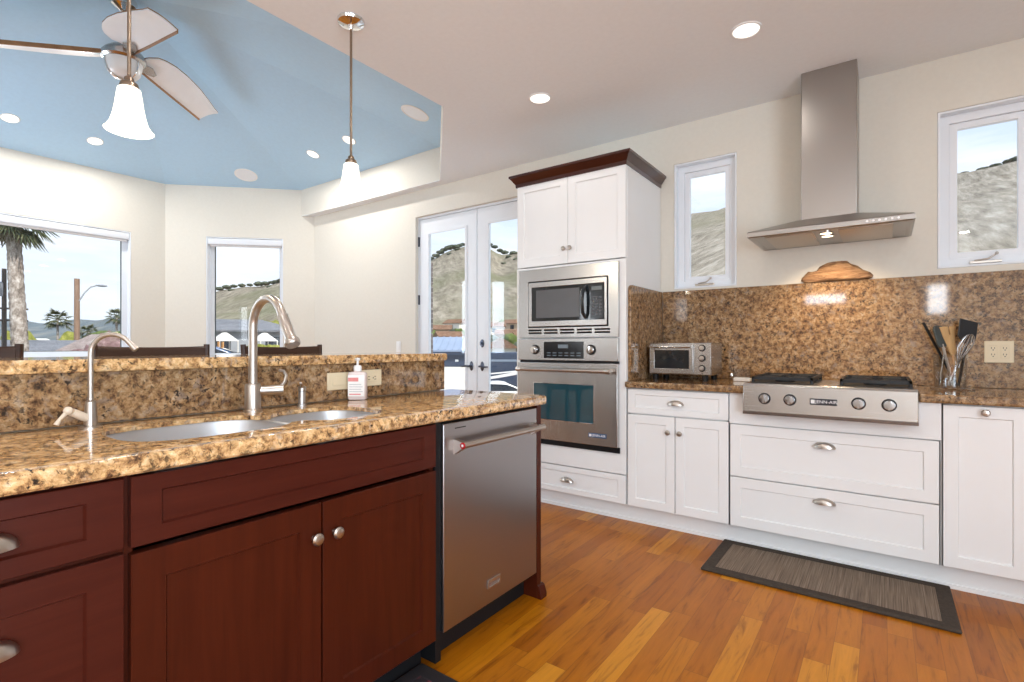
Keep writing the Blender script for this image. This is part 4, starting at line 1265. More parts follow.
g.tube([p0 + Vector((0, 0, 0.008)), p0 + Vector((0.006, 0.012, 0.028)), p0 + Vector((0.006, 0.018, 0.050)), p0 + Vector((0.003, 0.010, 0.066)), p0 + Vector((0.0, -0.006, 0.070))], [0.006, 0.006, 0.0055, 0.005, 0.0045], 10)
obj('lever', g, M['nickel'], hb)

# ---- small filtered water faucet
rx, ry = -1.766, 0.463
rf = thing('water_faucet', (rx, ry, 0.915), 'small slim arched drinking water faucet left of the sink', 'faucet')
g = G(); g.lathe([(0.027, 0), (0.027, 0.004), (0.015, 0.006), (0.0155, 0.02), (0.012, 0.072), (0.007, 0.076)], (rx, ry, 0.9153), seg=22)
obj('base', g, M['nickel'], rf)
g = G()
dd = Vector((0.70, 0.714, 0)); R = 0.052
path = [Vector((rx, ry, 0.985)), Vector((rx, ry, 1.05)), Vector((rx, ry, 1.120))] + [Vector((rx, ry, 1.120)) + dd * (R - R * math.cos(q)) + Vector((0, 0, R * math.sin(q))) for q in [PI * 0.80 * k / 14 for k in range(1, 15)]]
dv = (path[-1] - path[-2]).normalized()
path.append(path[-1] + dv * 0.014)
g.tube(path, 0.0066, 12)
g.lathe([(0.0085, 0), (0.0085, 0.014)], path[-1], dv, 14)
obj('spout', g, M['nickel'], rf)
g = G()
b0 = Vector((rx, ry, 0.938))
sv = Vector((0.22, -0.72, 0.42)).normalized()
g.tube([b0, b0 + sv * 0.025, b0 + sv * 0.052], [0.010, 0.0115, 0.0105], 12)
hb = obj('valve_arm', g, M['almond'], rf, label='almond coloured valve arm')
g = G(); q0 = b0 + sv * 0.062
g.ball(q0, 0.011, 12, 8); g.tube([q0, q0 + Vector((0.004, -0.018, -0.020)), q0 + Vector((0.006, -0.026, -0.034))], [0.006, 0.004, 0.0065], 10)
obj('lever', g, M['almond'], hb)

# ---- built-in soap dispenser pump
px_, py_ = -1.79, 1.110
sd_ = thing('soap_dispenser', (px_, py_, 0.915), 'small chrome soap pump fixed in the counter right of the faucet', 'soap dispenser')
g = G(); g.lathe([(0.017, 0), (0.017, 0.004), (0.0125, 0.006), (0.0125, 0.052), (0.010, 0.054)], (px_, py_, 0.9153), seg=20); obj('body', g, M['sink'], sd_)
g = G(); g.lathe([(0.0145, 0.054), (0.0145, 0.070), (0.010, 0.073)], (px_, py_, 0.9153), seg=20)
g.tube([(px_, py_, 0.984), (px_ + 0.028, py_ - 0.020, 0.990), (px_ + 0.050, py_ - 0.036, 1.004)], [0.006, 0.0052, 0.0045], 10)
obj('pump_spout', g, M['nickel'], sd_)

# ---- soap bottle
bx, by = -1.800, 1.372
sb = thing('soap_bottle', (bx, by, 0.915), 'clear hand soap bottle with white pump against the bar splash', 'soap bottle')
def rrect(w, d_, z, rot=0.63):
    out = []
    for x, y in sup(0, 0, w, d_, 5, 28):
        out.append((bx + x * math.cos(rot) - y * math.sin(rot), by + x * math.sin(rot) + y * math.cos(rot), z))
    return out
g = G(); g.rings([rrect(0.036, 0.020, 0.9155), rrect(0.038, 0.022, 0.920), rrect(0.038, 0.022, 1.022), rrect(0.034, 0.019, 1.029), rrect(0.013, 0.012, 1.033), rrect(0.012, 0.012, 1.038)])
obj('bottle', g, M['soap'], sb, sharp=0.9)
rot_ = 0.63
def LBL(a, b, c):
    y = -0.0228 - b
    return (bx + a * math.cos(rot_) - y * math.sin(rot_), by + a * math.sin(rot_) + y * math.cos(rot_), c)
g = G(); g.box(-0.034, -0.0005, 0.930, 0.034, 0.0006, 1.018, LBL); lb = obj('front_label', g, M['label'], sb, label='white front label with red heading')
g = G(); g.box(-0.033, 0.0005, 0.992, 0.010, 0.001, 1.008, LBL); g.box(-0.028, 0.0005, 0.936, 0.020, 0.001, 0.941, LBL); obj('red_print', g, M['label_red'], lb)
g = G()
for k in range(4):
    g.box(-0.028, 0.0005, 0.948 + 0.010 * k, 0.028 - 0.006 * (k % 2), 0.001, 0.951 + 0.010 * k, LBL)
obj('grey_print', g, M['label_grey'], lb)
g = G(); g.lathe([(0.016, 1.036), (0.0165, 1.052), (0.013, 1.058), (0.005, 1.060), (0.0045, 1.078), (0.010, 1.080), (0.011, 1.089), (0.004, 1.090)], (bx, by, 0), seg=20)
g.tube([(bx, by, 1.085), (bx + 0.03, by - 0.02, 1.086), (bx + 0.042, by - 0.03, 1.080)], [0.006, 0.005, 0.004], 8)
obj('pump', g, M['white_plastic'], sb)

# ------------------------------------------------------------------ bar stools
def stool(x, y):
    root = thing('bar_stool', (x, y, 0), None, 'stool', 'bar stools behind the bar')
    w = 0.24
    g = G(); rows = []
    sec = [(-0.012, 1.058), (0.012, 1.058), (0.012, 1.130), (0.006, 1.140), (-0.006, 1.140), (-0.012, 1.130)]
    rs = []
    for k in range(13):
        q = -1 + 2 * k / 12
        bow = -0.035 * (1 - q * q)
        dip = -0.006 * (1 - q * q)
        rs.append([(x - 0.005 + bow + sx, y + q * (w - 0.012), sz + dip) for sx, sz in sec])
    g.rings(rs)
    obj('top_rail', g, M['stool'], root)
    for sy in (-1, 1):
        g = G(); g.tube([(x + 0.03, y + sy * (w - 0.03), 0.73), (x + 0.008, y + sy * (w - 0.022), 0.92), (x - 0.006, y + sy * (w - 0.012), 1.148)], [0.018, 0.016, 0.014], 8)
        obj('back_post', g, M['stool'], root)
    for k in range(4):
        g = G(); q = -0.6 + 0.4 * k
        g.tube([(x + 0.015, y + q * w, 0.76), (x - 0.012, y + q * w, 0.90), (x - 0.03 + 0.02 * q * q, y + q * w, 1.06)], 0.011, 6)
        obj('back_slat', g, M['stool'], root)
    g = G(); g.rings([[(x + 0.21 + a, y + b, z) for a, b in sup(0, 0, 0.20 * s, 0.225 * s, 4, 28)] for s, z in ((0.96, 0.715), (1.0, 0.722), (1.0, 0.742), (0.96, 0.752), (0.6, 0.748), (0.1, 0.745))])
    obj('seat', g, M['stool'], root)
    for sx, sy in ((0.05, -1), (0.05, 1), (0.37, -1), (0.37, 1)):
        g = G(); g.tube([(x + sx, y + sy * 0.175, 0.722), (x + sx + (-0.03 if sx < 0.2 else 0.02), y + sy * 0.205, 0.001)], [0.021, 0.016], 8)
        obj('leg', g, M['stool'], root)
    g = G(); g.tube([(x + 0.378, y - 0.18, 0.26), (x + 0.378, y + 0.18, 0.26)], 0.012, 8)
    for sy in (-1, 1):
        g.tube([(x + 0.035, y + sy * 0.19, 0.32), (x + 0.38, y + sy * 0.19, 0.32)], 0.011, 8)
    obj('foot_rail', g, M['stool'], root)
    return root
s0 = stool(-2.75, 0.27)
s0['label'] = 'dark brown bar stool back at the left edge behind the bar'
for y, lb in ((0.96, 'dark brown bar stool back behind the arched water faucet'), (1.597, 'dark brown bar stool back behind the tall gooseneck faucet')):
    c = copy_tree(s0); c.location = (-2.75, y, 0); c['label'] = lb

# ------------------------------------------------------------------ lamps
def pendant(x, y):
    root = thing('pendant_lamp', (x, y, 1.887), None, 'pendant lamp', 'pendant lamps above the bar')
    g = G(); g.lathe([(0.064, ZC - 0.0005), (0.066, ZC - 0.006), (0.062, ZC - 0.016), (0.040, ZC - 0.024), (0.014, ZC - 0.027), (0.010, ZC - 0.045), (0.006, ZC - 0.05)], (x, y, 0), seg=32)
    obj('canopy', g, M['chrome'], root)
    g = G(); g.cyl((x, y, 2.065), (x, y, ZC - 0.04), 0.0062, seg=12)
    obj('rod', g, M['bronze'], root)
    g = G(); g.lathe([(0.008, 2.078), (0.014, 2.072), (0.016, 2.060), (0.026, 2.053), (0.030, 2.036), (0.029, 2.030)], (x, y, 0), seg=28)
    obj('shade_cap', g, M['bronze'], root)
    g = G(); g.lathe([(0.027, 2.038), (0.034, 2.032), (0.038, 2.006), (0.042, 1.974), (0.048, 1.940), (0.056, 1.912), (0.067, 1.893), (0.0720, 1.888), (0.0695, 1.887), (0.054, 1.910), (0.045, 1.940), (0.035, 2.000), (0.030, 2.024)], (x, y, 0), seg=40, cap=False)
    obj('glass_shade', g, M['glow'], root, sharp=1.5, label='glowing frosted bell glass')
    return root
p1 = pendant(-2.128, 0.665)
p1['label'] = 'bell glass pendant lamp at the left, in front of the ceiling fan'
p2 = copy_tree(p1); p2.location = (-2.128, 1.583, 1.887)
p2['label'] = 'bell glass pendant lamp with visible ceiling canopy, right of the fan'
for x, y in ((-2.128, 0.665), (-2.128, 1.583)):
    light('pendant_light', 'POINT', (x, y, 1.87), (x, y, 0), 5, (1.0, 0.88, 0.70), shadow_soft_size=0.05)

def downlight(loc, nrm, r, label, power, group='recessed ceiling lights', emit=True):
    n = Vector(nrm).normalized()
    root = thing('ceiling_light' if emit else 'ceiling_speaker', loc, label, 'ceiling light' if emit else 'ceiling speaker', group)
    g = G(); g.lathe([(r * 1.18, 0.0), (r * 1.18, 0.004), (r * 1.05, 0.007), (r, 0.004), (r * 0.98, 0.001)], Vector(loc), n, 36, cap=False)
    obj('trim_ring', g, M['white_plastic'], root)
    g = G(); g.lathe([(r, 0.0015), (r, 0.003), (r * 0.5, 0.0045), (0.001, 0.0048)], Vector(loc), n, 36)
    obj('lens' if emit else 'grille', g, M['lens'] if emit else M['trim'], root)
    if power:
        light('downlight_beam', 'AREA', Vector(loc) + n * 0.012, Vector(loc) + n, power, (1.0, 0.955, 0.90), r * 1.8)
down = (0, 0, -1)
FAC = {6: (0.304, 0, -0.953), 7: (0.205, -0.205, -0.957), 0: (0, -0.315, -0.949), 1: (-0.209, -0.207, -0.956)}
downlight((-0.571, 2.811, ZC), down, 0.062, 'round ceiling downlight in front of the range hood', 1.5)
downlight((-1.807, 2.799, ZC), down, 0.062, 'round ceiling downlight left above the oven cabinet', 1.5)
downlight((0.70, 2.80, ZC), down, 0.062, 'round ceiling downlight at the right end of the kitchen', 1.5)
for x, y in ((-1.25, 1.05), (1.60, 1.05), (-0.3, -0.6), (-1.9, -1.2), (-4.2, -1.9), (0.9, -1.9)):
    downlight((x, y, ZC), down, 0.062, 'round ceiling downlight in the ceiling behind the camera', 6)
downlight((-6.465, 1.106, 3.221), FAC[6], 0.058, 'leftmost small bright downlight in the blue vaulted ceiling', 12)
downlight((-6.478, 1.734, 3.217), FAC[6], 0.058, 'small bright downlight in the blue ceiling below the lit left pendant', 12)
downlight((-4.977, 3.216, 3.204), FAC[0], 0.058, 'small bright downlight in the blue ceiling left of the right pendant', 12)
downlight((-4.350, 3.211, 3.206), FAC[0], 0.058, 'small bright downlight in the blue ceiling behind the right pendant rod', 12)
downlight((-6.068, 3.048, 3.146), FAC[7], 0.105, 'white round speaker grille in the blue ceiling above the angled wall', 0, 'round ceiling speakers', False)
downlight((-3.261, 3.078, 3.137), FAC[1], 0.105, 'white round speaker grille in the blue ceiling near its right corner', 0, 'round ceiling speakers', False)

# ---- ceiling fan
FX, FY, FZ = -4.65, 1.42, 3.332
fan = thing('ceiling_fan', (FX, FY, 3.15), 'large white ceiling fan with three curved blades hanging in the blue vault', 'ceiling fan')
g = G(); g.lathe([(0.05, 3.80), (0.085, 3.74), (0.080, 3.70), (0.035, 3.67), (0.02, 3.66)], (FX, FY, 0), seg=28); obj('canopy', g, M['chrome'], fan)
g = G(); g.cyl((FX, FY, 3.42), (FX, FY, 3.68), 0.013, seg=14); obj('downrod', g, M['bronze'], fan)
g = G(); g.lathe([(0.02, 3.43), (0.04, 3.41), (0.085, 3.385), (0.120, 3.355), (0.138, 3.33), (0.140, 3.295), (0.124, 3.280), (0.02, 3.280)], (FX, FY, 0), seg=36); obj('motor_housing', g, M['steel'], fan)
g = G(); g.lathe([(0.116, 3.280), (0.114, 3.25), (0.102, 3.200), (0.080, 3.172), (0.04, 3.160), (0.002, 3.157)], (FX, FY, 0), seg=36); lbw = obj('light_bowl', g, M['frost'], fan, sharp=1.2)
for k in range(3):
    g = G()
    an = 0.5 + k * 2 * PI / 3
    g.tube([(FX + r * math.cos(an), FY + r * math.sin(an), z) for r, z in ((0.122, 3.283), (0.119, 3.25), (0.107, 3.197), (0.084, 3.167), (0.042, 3.154), (0.0, 3.151))], 0.006, 8)
    obj('cage_rib', g, M['chrome'], lbw)
straight = [(0.12, 0.030), (0.40, 0.055), (0.85, 0.089)]
curved = [(0.12, -0.10), (0.15, -0.150), (0.20, -0.175), (0.28, -0.190), (0.40, -0.188), (0.55, -0.166), (0.72, -0.122), (0.87, -0.074)]
def lerp_(pts, t):
    for (a, b), (c, d) in zip(pts, pts[1:]):
        if t <= c:
            return b + (d - b) * max(0, (t - a)) / (c - a)
    return pts[-1][1]
for k, deg in enumerate((-3.85, 116.15, -123.85)):
    an = math.radians(deg)
    U = Vector((math.cos(an), math.sin(an), 0)); V = Vector((-math.sin(an), math.cos(an), 0))
    def P(t, lat, dz):
        return Vector((FX, FY, FZ)) + U * t + V * lat + Vector((0, 0, -0.113 * ((t - 0.14) / 1.05) - 0.28 * lat + dz))
    def strip(z0, z1, latpad=0.0):
        g = G(); rs = []
        for q in range(23):
            t = 0.12 + 0.73 * q / 22
            a, b = lerp_(curved, t), lerp_(straight, t)
            row = []
            lats = [a + (b - a) * j / 6 for j in range(7)]
            # tip cut at a slant
            tt = lambda lat: t + (0.02 * (b - lat) / max(0.01, b - a) if q == 22 else 0)
            rs.append([P(tt(l), l, z1 + 0.012 * math.sin(PI * j / 6)) for j, l in enumerate(lats)] + [P(tt(l), l, z0 + 0.012 * math.sin(PI * j / 6)) for j, l in reversed(list(enumerate(lats)))])
        return g.rings(rs)
    bl = obj('blade', strip(0.0, 0.006), M['blade'], fan, sharp=0.5)
    g = G(); rs = []
    obj('blade_top', strip(0.0065, 0.014), M['blade_wood'], bl, sharp=0.5, label='brown upper face of the blade')
    g = G(); rs = []
    for q in range(12):
        t = 0.12 + 0.725 * q / 11
        b = lerp_(straight, t)
        rs.append([P(t, b + 0.001, -0.016), P(t, b + 0.010, -0.012), P(t, b + 0.010, 0.016), P(t, b + 0.001, 0.016)])
    g.rings(rs); obj('blade_edge', g, M['blade_wood'], bl, label='tan straight edge of the blade')
    g = G(); g.rings([[P(0.10, -0.03, -0.004), P(0.10, 0.03, -0.004), P(0.10, 0.03, -0.014), P(0.10, -0.03, -0.014)], [P(0.20, -0.055, -0.004), P(0.20, 0.03, -0.004), P(0.20, 0.03, -0.012), P(0.20, -0.055, -0.012)], [P(0.27, -0.02, -0.002), P(0.27, 0.01, -0.002), P(0.27, 0.01, -0.007), P(0.27, -0.02, -0.007)]])
    obj('blade_arm', g, M['steel'], bl)

# ------------------------------------------------------------------ outside: hills, neighbourhood
from mathutils import noise as NZ
TAB = [(40, 13, 100), (72.7, 13.8, 100), (81.4, 14.53, 110), (85.5, 14.29, 120), (92.6, 14.23, 130), (103.0, 14.08, 150), (106.9, 13.74, 160), (114.1, 12.97, 250), (120.6, 11.6, 350), (125.4, 10.69, 400), (127.3, 10.58, 420), (128.6, 11.32, 420), (130.0, 11.84, 420), (131.3, 11.28, 420), (132.8, 10.72, 420), (135.2, 9.59, 420), (138.3, 8.86, 420), (145.5, 7.93, 400), (150.0, 7.09, 400), (151.9, 6.49, 420), (153.9, 6.09, 440), (155.4, 5.81, 450), (158.8, 4.3, 550), (162.6, 3.04, 650), (164.3, 2.71, 700), (166.2, 2.38, 800), (169.1, 2.19, 900), (170.9, 2.05, 900), (176.4, 1.6, 900), (200, 1.43, 900)]
def tab(az):
    for (a, e, r), (b, e2, r_2) in zip(TAB, TAB[1:]):
        if az <= b:
            q = max(0.0, (az - a) / (b - a))
            return e + (e2 - e) * q, r + (r_2 - r) * q
    return TAB[-1][1], TAB[-1][2]
def sstep(a, b, x):
    q = min(1, max(0, (x - a) / (b - a)))
    return q * q * (3 - 2 * q)
def terr(az, r):
    e, R = tab(az)
    zr = 1.14 + R * math.tan(math.radians(e))
    w = sstep(108, 117, az)
    zb = -0.45 + (-2.15) * w * sstep(8, 13, r)
    Rb = 9 + 51 * w
    p = 1.0 + 0.5 * w
    if r <= Rb:
        z = zb
    elif r <= R:
        z = zb + (zr - zb) * ((r - Rb) / (R - Rb)) ** p
    else:
        z = zr - (r - R) * 0.3
    x, y = r * math.cos(math.radians(az)), r * math.sin(math.radians(az))
    if r > Rb:
        am = 0.012 * min(r, R) * min(1, (r - Rb) / (0.3 * R))
        z += am * NZ.noise(Vector((x, y, 0)) * (9.0 / R)) + 0.35 * am * NZ.noise(Vector((x, y, 3)) * (40.0 / R)) - am * 0.2
    return Vector((x, y, z))
def hill(name, a0, a1, mat, label, step=0.6, rmin=8.0, rmax=1.25):
    g = G(); rows = []
    n = int((a1 - a0) / step)
    for i in range(n + 1):
        az = a0 + (a1 - a0) * i / n
        R = tab(az)[1] * rmax
        rows.append([terr(az, rmin * (R / rmin) ** (k / 60)) for k in range(61)])
    g.grid(rows)
    return obj(name, g, mat, kind='structure', sharp=3.2, label=label, cat='ground')
def ground_mat(name, c0, c1, c2, s1, s2, blotch=None, stretch=(1, 1, 1), turn=0):
    m, t, p = new_mat(name)
    tc = t.nodes.new('ShaderNodeTexCoord')
    a = N(t, 'ShaderNodeTexNoise', Scale=s1, Detail=8.0, Roughness=0.7)
    b = N(t, 'ShaderNodeTexNoise', Scale=s2, Detail=3.0, Roughness=0.6)
    mp = t.nodes.new('ShaderNodeMapping'); mp.inputs['Scale'].default_value = stretch
    m0 = t.nodes.new('ShaderNodeMapping'); m0.inputs['Rotation'].default_value = (0, 0, math.radians(turn))
    t.links.new(tc.outputs['Object'], m0.inputs[0]); t.links.new(m0.outputs[0], mp.inputs[0]); t.links.new(mp.outputs[0], a.inputs['Vector']); t.links.new(tc.outputs['Object'], b.inputs['Vector'])
    r = ramp(t, a.outputs['Fac'], [(0.34, c0), (0.5, c1), (0.66, c2)])
    mx = N(t, 'ShaderNodeMixRGB')
    f = ramp(t, b.outputs['Fac'], [(0.50, (0, 0, 0)), (0.68, (0.75, 0.75, 0.75))])
    t.links.new(f.outputs[0], mx.inputs['Fac']); t.links.new(r.outputs[0], mx.inputs[1])
    mx.inputs[2].default_value = (*(blotch or c0), 1)
    t.links.new(mx.outputs[0], p.inputs['Base Color'])
    p.inputs['Roughness'].default_value = 0.95
    p.inputs['Specular IOR Level'].default_value = 0.05
    return m
M['dry_grass'] = ground_mat('dry hillside grass', (0.13, 0.115, 0.09), (0.25, 0.225, 0.185), (0.40, 0.37, 0.32), 1.9, 0.03, (0.19, 0.18, 0.125), (1, 0.10, 0.10))
M['dry_slope'] = ground_mat('dry slope grass', (0.12, 0.105, 0.08), (0.24, 0.212, 0.165), (0.36, 0.325, 0.265), 0.35, 0.012, (0.15, 0.155, 0.09), (1, 0.22, 0.3), -48)
M['haze_tint'] = ground_mat('distant scrub hills', (0.10, 0.13, 0.15), (0.15, 0.18, 0.20), (0.24, 0.24, 0.22), 0.02, 0.006, (0.09, 0.11, 0.11))  # blue grey tint puts distance haze into the hill colour
hill('dry_hillside', 50, 118, M['dry_grass'], 'dry grassy hillside close outside the two casement windows')
hill('dry_hills', 118, 159, M['dry_slope'], 'dry grassy hills with a peak outside the French doors')
hill('far_hills', 159, 186, M['haze_tint'], 'low blue grey hills far off outside the picture window')
M['concrete'] = plain('pale driveway concrete', (0.62, 0.60, 0.57), 0.8, var=0.05, scale=1.5)
g = G(); g.box(-27, 11, -2.75, -9, 27, -2.32); obj('driveway', g, M['concrete'], kind='structure', label='pale concrete driveway below the French doors', cat='driveway')
M['leaf'] = ground_mat('dark oak foliage', (0.045, 0.056, 0.042), (0.09, 0.105, 0.075), (0.15, 0.16, 0.115), 3.0, 0.8)
M['leaf_y'] = ground_mat('yellow green foliage', (0.10, 0.11, 0.02), (0.21, 0.22, 0.05), (0.34, 0.33, 0.10), 3.0, 0.8, (0.12, 0.13, 0.03))
M['leaf_g'] = ground_mat('mid green foliage', (0.05, 0.075, 0.02), (0.11, 0.15, 0.045), (0.18, 0.21, 0.08), 3.0, 0.8)
M['bush_red'] = ground_mat('reddish shrub foliage', (0.11, 0.06, 0.06), (0.22, 0.14, 0.14), (0.36, 0.27, 0.27), 5.0, 2.0, (0.14, 0.11, 0.06))
M['bark'] = ground_mat('grey bark', (0.10, 0.08, 0.065), (0.20, 0.165, 0.14), (0.32, 0.28, 0.25), 6.0, 2.0)
M['pole'] = wood('weathered pole wood', (0.20, 0.125, 0.085), (0.34, 0.23, 0.165), (8, 8, 0.6), 0.85, 0.0)
M['pole_dark'] = wood('dark pole wood', (0.075, 0.065, 0.06), (0.13, 0.115, 0.105), (8, 8, 0.6), 0.85, 0.0)
M['stucco'] = plain('white stucco', (0.74, 0.72, 0.68), 0.85, var=0.04, scale=3)
M['stucco_tan'] = plain('tan stucco', (0.50, 0.38, 0.27), 0.85, var=0.06, scale=3)
M['siding'] = plain('grey siding', (0.33, 0.35, 0.38), 0.8, var=0.06, scale=3)
M['roof_grey'] = ground_mat('grey roof shingle', (0.14, 0.15, 0.17), (0.19, 0.20, 0.225), (0.26, 0.27, 0.29), 6.0, 1.0)
M['roof_pink'] = ground_mat('faded brown roof shingle', (0.20, 0.165, 0.155), (0.28, 0.235, 0.225), (0.36, 0.31, 0.30), 6.0, 1.0)
M['roof_brown'] = ground_mat('brown tile roof', (0.13, 0.075, 0.05), (0.21, 0.125, 0.085), (0.30, 0.19, 0.13), 4.0, 1.0)
M['roof_blue'] = plain('blue grey standing seam roof', (0.25, 0.32, 0.45), 0.45, var=0.08, scale=1)
M['navy'] = plain('dark navy vehicle paint', (0.035, 0.055, 0.10), 0.3, var=0.05)
M['car_white'] = plain('white car paint', (0.82, 0.82, 0.82), 0.25, var=0.01)
M['car_blue'] = plain('blue car paint', (0.06, 0.12, 0.25), 0.25, var=0.03)
M['car_glass'] = plain('dark vehicle glass', (0.02, 0.03, 0.045), 0.08, var=0.0)
M['rubber'] = plain('tyre rubber', (0.015, 0.015, 0.015), 0.8)
M['fence'] = wood('orange fence boards', (0.45, 0.22, 0.08), (0.62, 0.34, 0.14), (6, 6, 1), 0.8, 0.0)
M['brick'] = None
def brick_mat():
    m, t, p = new_mat('dark brick pier')
    co = coords(t, (1, 1, 1), (PI / 2, 0, 0))
    b = N(t, 'ShaderNodeTexBrick', Scale=4.0)
    b.inputs['Color1'].default_value = (0.06, 0.05, 0.05, 1); b.inputs['Color2'].default_value = (0.12, 0.09, 0.08, 1); b.inputs['Mortar'].default_value = (0.28, 0.26, 0.25, 1)
    t.links.new(co, b.inputs['Vector']); t.links.new(b.outputs['Color'], p.inputs['Base Color'])
    p.inputs['Roughness'].default_value = 0.9
    return m
M['brick'] = brick_mat()

def blob(rad, seed, det=3, amp=0.28, freq=1.7):
    g = G()
    bmesh.ops.create_icosphere(g.bm, subdivisions=det, radius=1.0)
    for v in g.bm.verts:
        n = v.co.normalized()
        d = 1 + amp * NZ.noise(n * freq + Vector((seed, 0, 0))) + amp * 0.6 * NZ.noise(n * freq * 3.1 + Vector((0, seed, 0))) + amp * 0.35 * NZ.noise(n * freq * 8 + Vector((0, 0, seed)))
        v.co = Vector((n.x * rad[0], n.y * rad[1], n.z * rad[2])) * d
    return g
def shrub(name, base, rad, mat, label, group=None, seed=1, trunk=True, cat='shrub', det=3):
    root = thing(name, base, label, cat, group)
    g = blob(rad, seed, det)
    bmesh.ops.translate(g.bm, verts=g.bm.verts, vec=Vector(base) + Vector((0, 0, rad[2] * (1.05 if trunk else 0.75))))
    obj('foliage', g, mat, root, sharp=3.2)
    if trunk:
        g = G(); g.tube([Vector(base) + Vector((0, 0, -0.2)), Vector(base) + Vector((0.05, 0, rad[2] * 0.7))], [rad[0] * 0.10, rad[0] * 0.06], 8)
        obj('trunk', g, M['bark'], root)
    return root
def ridge_row(name, specs, label, group, mat='leaf'):
    first = None
    for i, (az, fr, sz) in enumerate(specs):
        sz = sz * 0.46
        R = tab(az)[1]
        p = terr(az, R * fr) - Vector((0, 0, 0.30 * sz))
        if first is None or i % 4 == 0:
            first = shrub(name, p, (sz * 1.15, sz * 1.15, sz * 0.55), M[mat], label, group, seed=i * 3.3 + len(group), trunk=False, det=3)
            fs = sz
        else:
            c = copy_tree(first); c.location = p; k = sz / fs
            c.scale = (k, k, k); c.rotation_euler = (0, 0, i * 1.7)
ridge_row('ridge_shrub', [(85.3, 0.985, 2.1), (84.6, 0.99, 1.5), (83.4, 0.99, 1.9), (82.7, 0.992, 1.5), (82.0, 0.99, 1.3), (81.5, 0.99, 1.6)], 'dark shrub on the hill crest seen in the window right of the range hood', 'shrubs on the hill crest')
ridge_row('ridge_shrub', [(135.3, 0.985, 5.5), (134.9, 0.985, 4.5), (134.4, 0.985, 5.5), (133.9, 0.985, 6.0), (133.5, 0.985, 5.0), (133.0, 0.98, 6.5), (132.6, 0.98, 6.5), (132.2, 0.975, 6.0), (131.8, 0.985, 5.0), (131.4, 0.99, 4.5), (132.0, 0.94, 4.5), (132.9, 0.93, 4.0)], 'dark shrub on the peak seen through the left French door', 'shrubs on the peak in the left door')
ridge_row('ridge_shrub', [(128.4, 0.99, 4.5), (127.9, 0.985, 5.0), (127.3, 0.985, 5.0), (126.8, 0.97, 5.5), (126.3, 0.93, 5.0), (125.8, 0.955, 6.0), (125.4, 0.92, 5.5), (126.9, 0.89, 4.0)], 'dark shrub on the slope seen through the right French door', 'shrubs on the slope in the right door')
ridge_row('ridge_shrub', [(155.6, 0.985, 5.5), (155.0, 0.985, 6), (154.4, 0.985, 4.5), (153.7, 0.985, 5), (153.0, 0.985, 4), (152.2, 0.985, 6.5), (151.6, 0.98, 5.5), (151.0, 0.985, 4.5), (150.6, 0.98, 5), (150.1, 0.985, 5.5), (154.6, 0.94, 4.5), (151.2, 0.93, 4.0)], 'dark shrub on the ridge seen through the narrow bay window', 'shrubs on the ridge in the bay window')

def house(name, c, w, d, rot, z0, ze, zr, wall, roof, label, group=None, hip=0.0, over=0.4, cat='house', wins=2):
    """walls w x d turned by rot, gable or hip roof with its ridge along w"""
    root = thing(name, (c[0], c[1], z0), label, cat, group)
    ca, sa = math.cos(rot), math.sin(rot)
    m = lambda a, b, z: (c[0] + a * ca - b * sa, c[1] + a * sa + b * ca, z)
    g = G(); g.box(-w / 2, -d / 2, z0, w / 2, d / 2, ze, m)
    if hip == 0:
        for s in (-1, 1):
            g.rings([[m(s * w / 2, -d / 2, ze), m(s * w / 2, d / 2, ze), m(s * w / 2, 0, zr - 0.1)], [m(s * (w / 2 - 0.1), -d / 2, ze), m(s * (w / 2 - 0.1), d / 2, ze), m(s * (w / 2 - 0.1), 0, zr - 0.1)]])
    obj('walls', g, M[wall], root)
    W2, D2 = w / 2 + over, d / 2 + over
    h = hip * d / 2
    g = G()
    lo = [m(-W2, -D2, ze - 0.12), m(W2, -D2, ze - 0.12), m(W2, D2, ze - 0.12), m(-W2, D2, ze - 0.12)]
    up = [m(-W2, -D2, ze), m(W2, -D2, ze), m(W2, D2, ze), m(-W2, D2, ze)]
    L_ = [g.v(p) for p in lo]; U_ = [g.v(p) for p in up]
    r0, r1 = g.v(m(-W2 + h, 0, zr)), g.v(m(W2 - h, 0, zr))
    g.face(L_[::-1])
    for i in range(4):
        g.face([L_[i], L_[(i + 1) % 4], U_[(i + 1) % 4], U_[i]])
    g.face([U_[0], U_[1], r1, r0]); g.face([U_[2], U_[3], r0, r1]); g.face([U_[1], U_[2], r1]); g.face([U_[3], U_[0], r0])
    obj('roof', g, M[roof], root)
    for k in range(wins):
        a = -w / 2 + w * (k + 0.5) / wins
        for s in (-1, 1):
            g = G(); g.box(a - 0.5, s * d / 2 - 0.03, ze - 1.5, a + 0.5, s * d / 2 + 0.03, ze - 0.45, m)
            obj('window', g, M['car_glass'], root)
    return root
# seen in the picture window
house('house', (-39.2, 6.6), 9, 6.4, 1.5, -2.6, 0.55, 1.48, 'siding', 'roof_grey', 'low grey roofed house outside the picture window right of the palm trunk', hip=0.6)
house('house', (-31.0, 9.9), 6.2, 5.2, 1.32, -2.6, 0.60, 1.72, 'siding', 'roof_pink', 'faded brown roofed house outside the picture window behind the lamp pole', hip=0.7)
house('house', (-74.0, 14.4), 3.0, 3.0, 1.4, -2.6, 1.65, 1.95, 'stucco', 'stucco', 'tiny white building far off outside the picture window', hip=0.3, over=0.1)
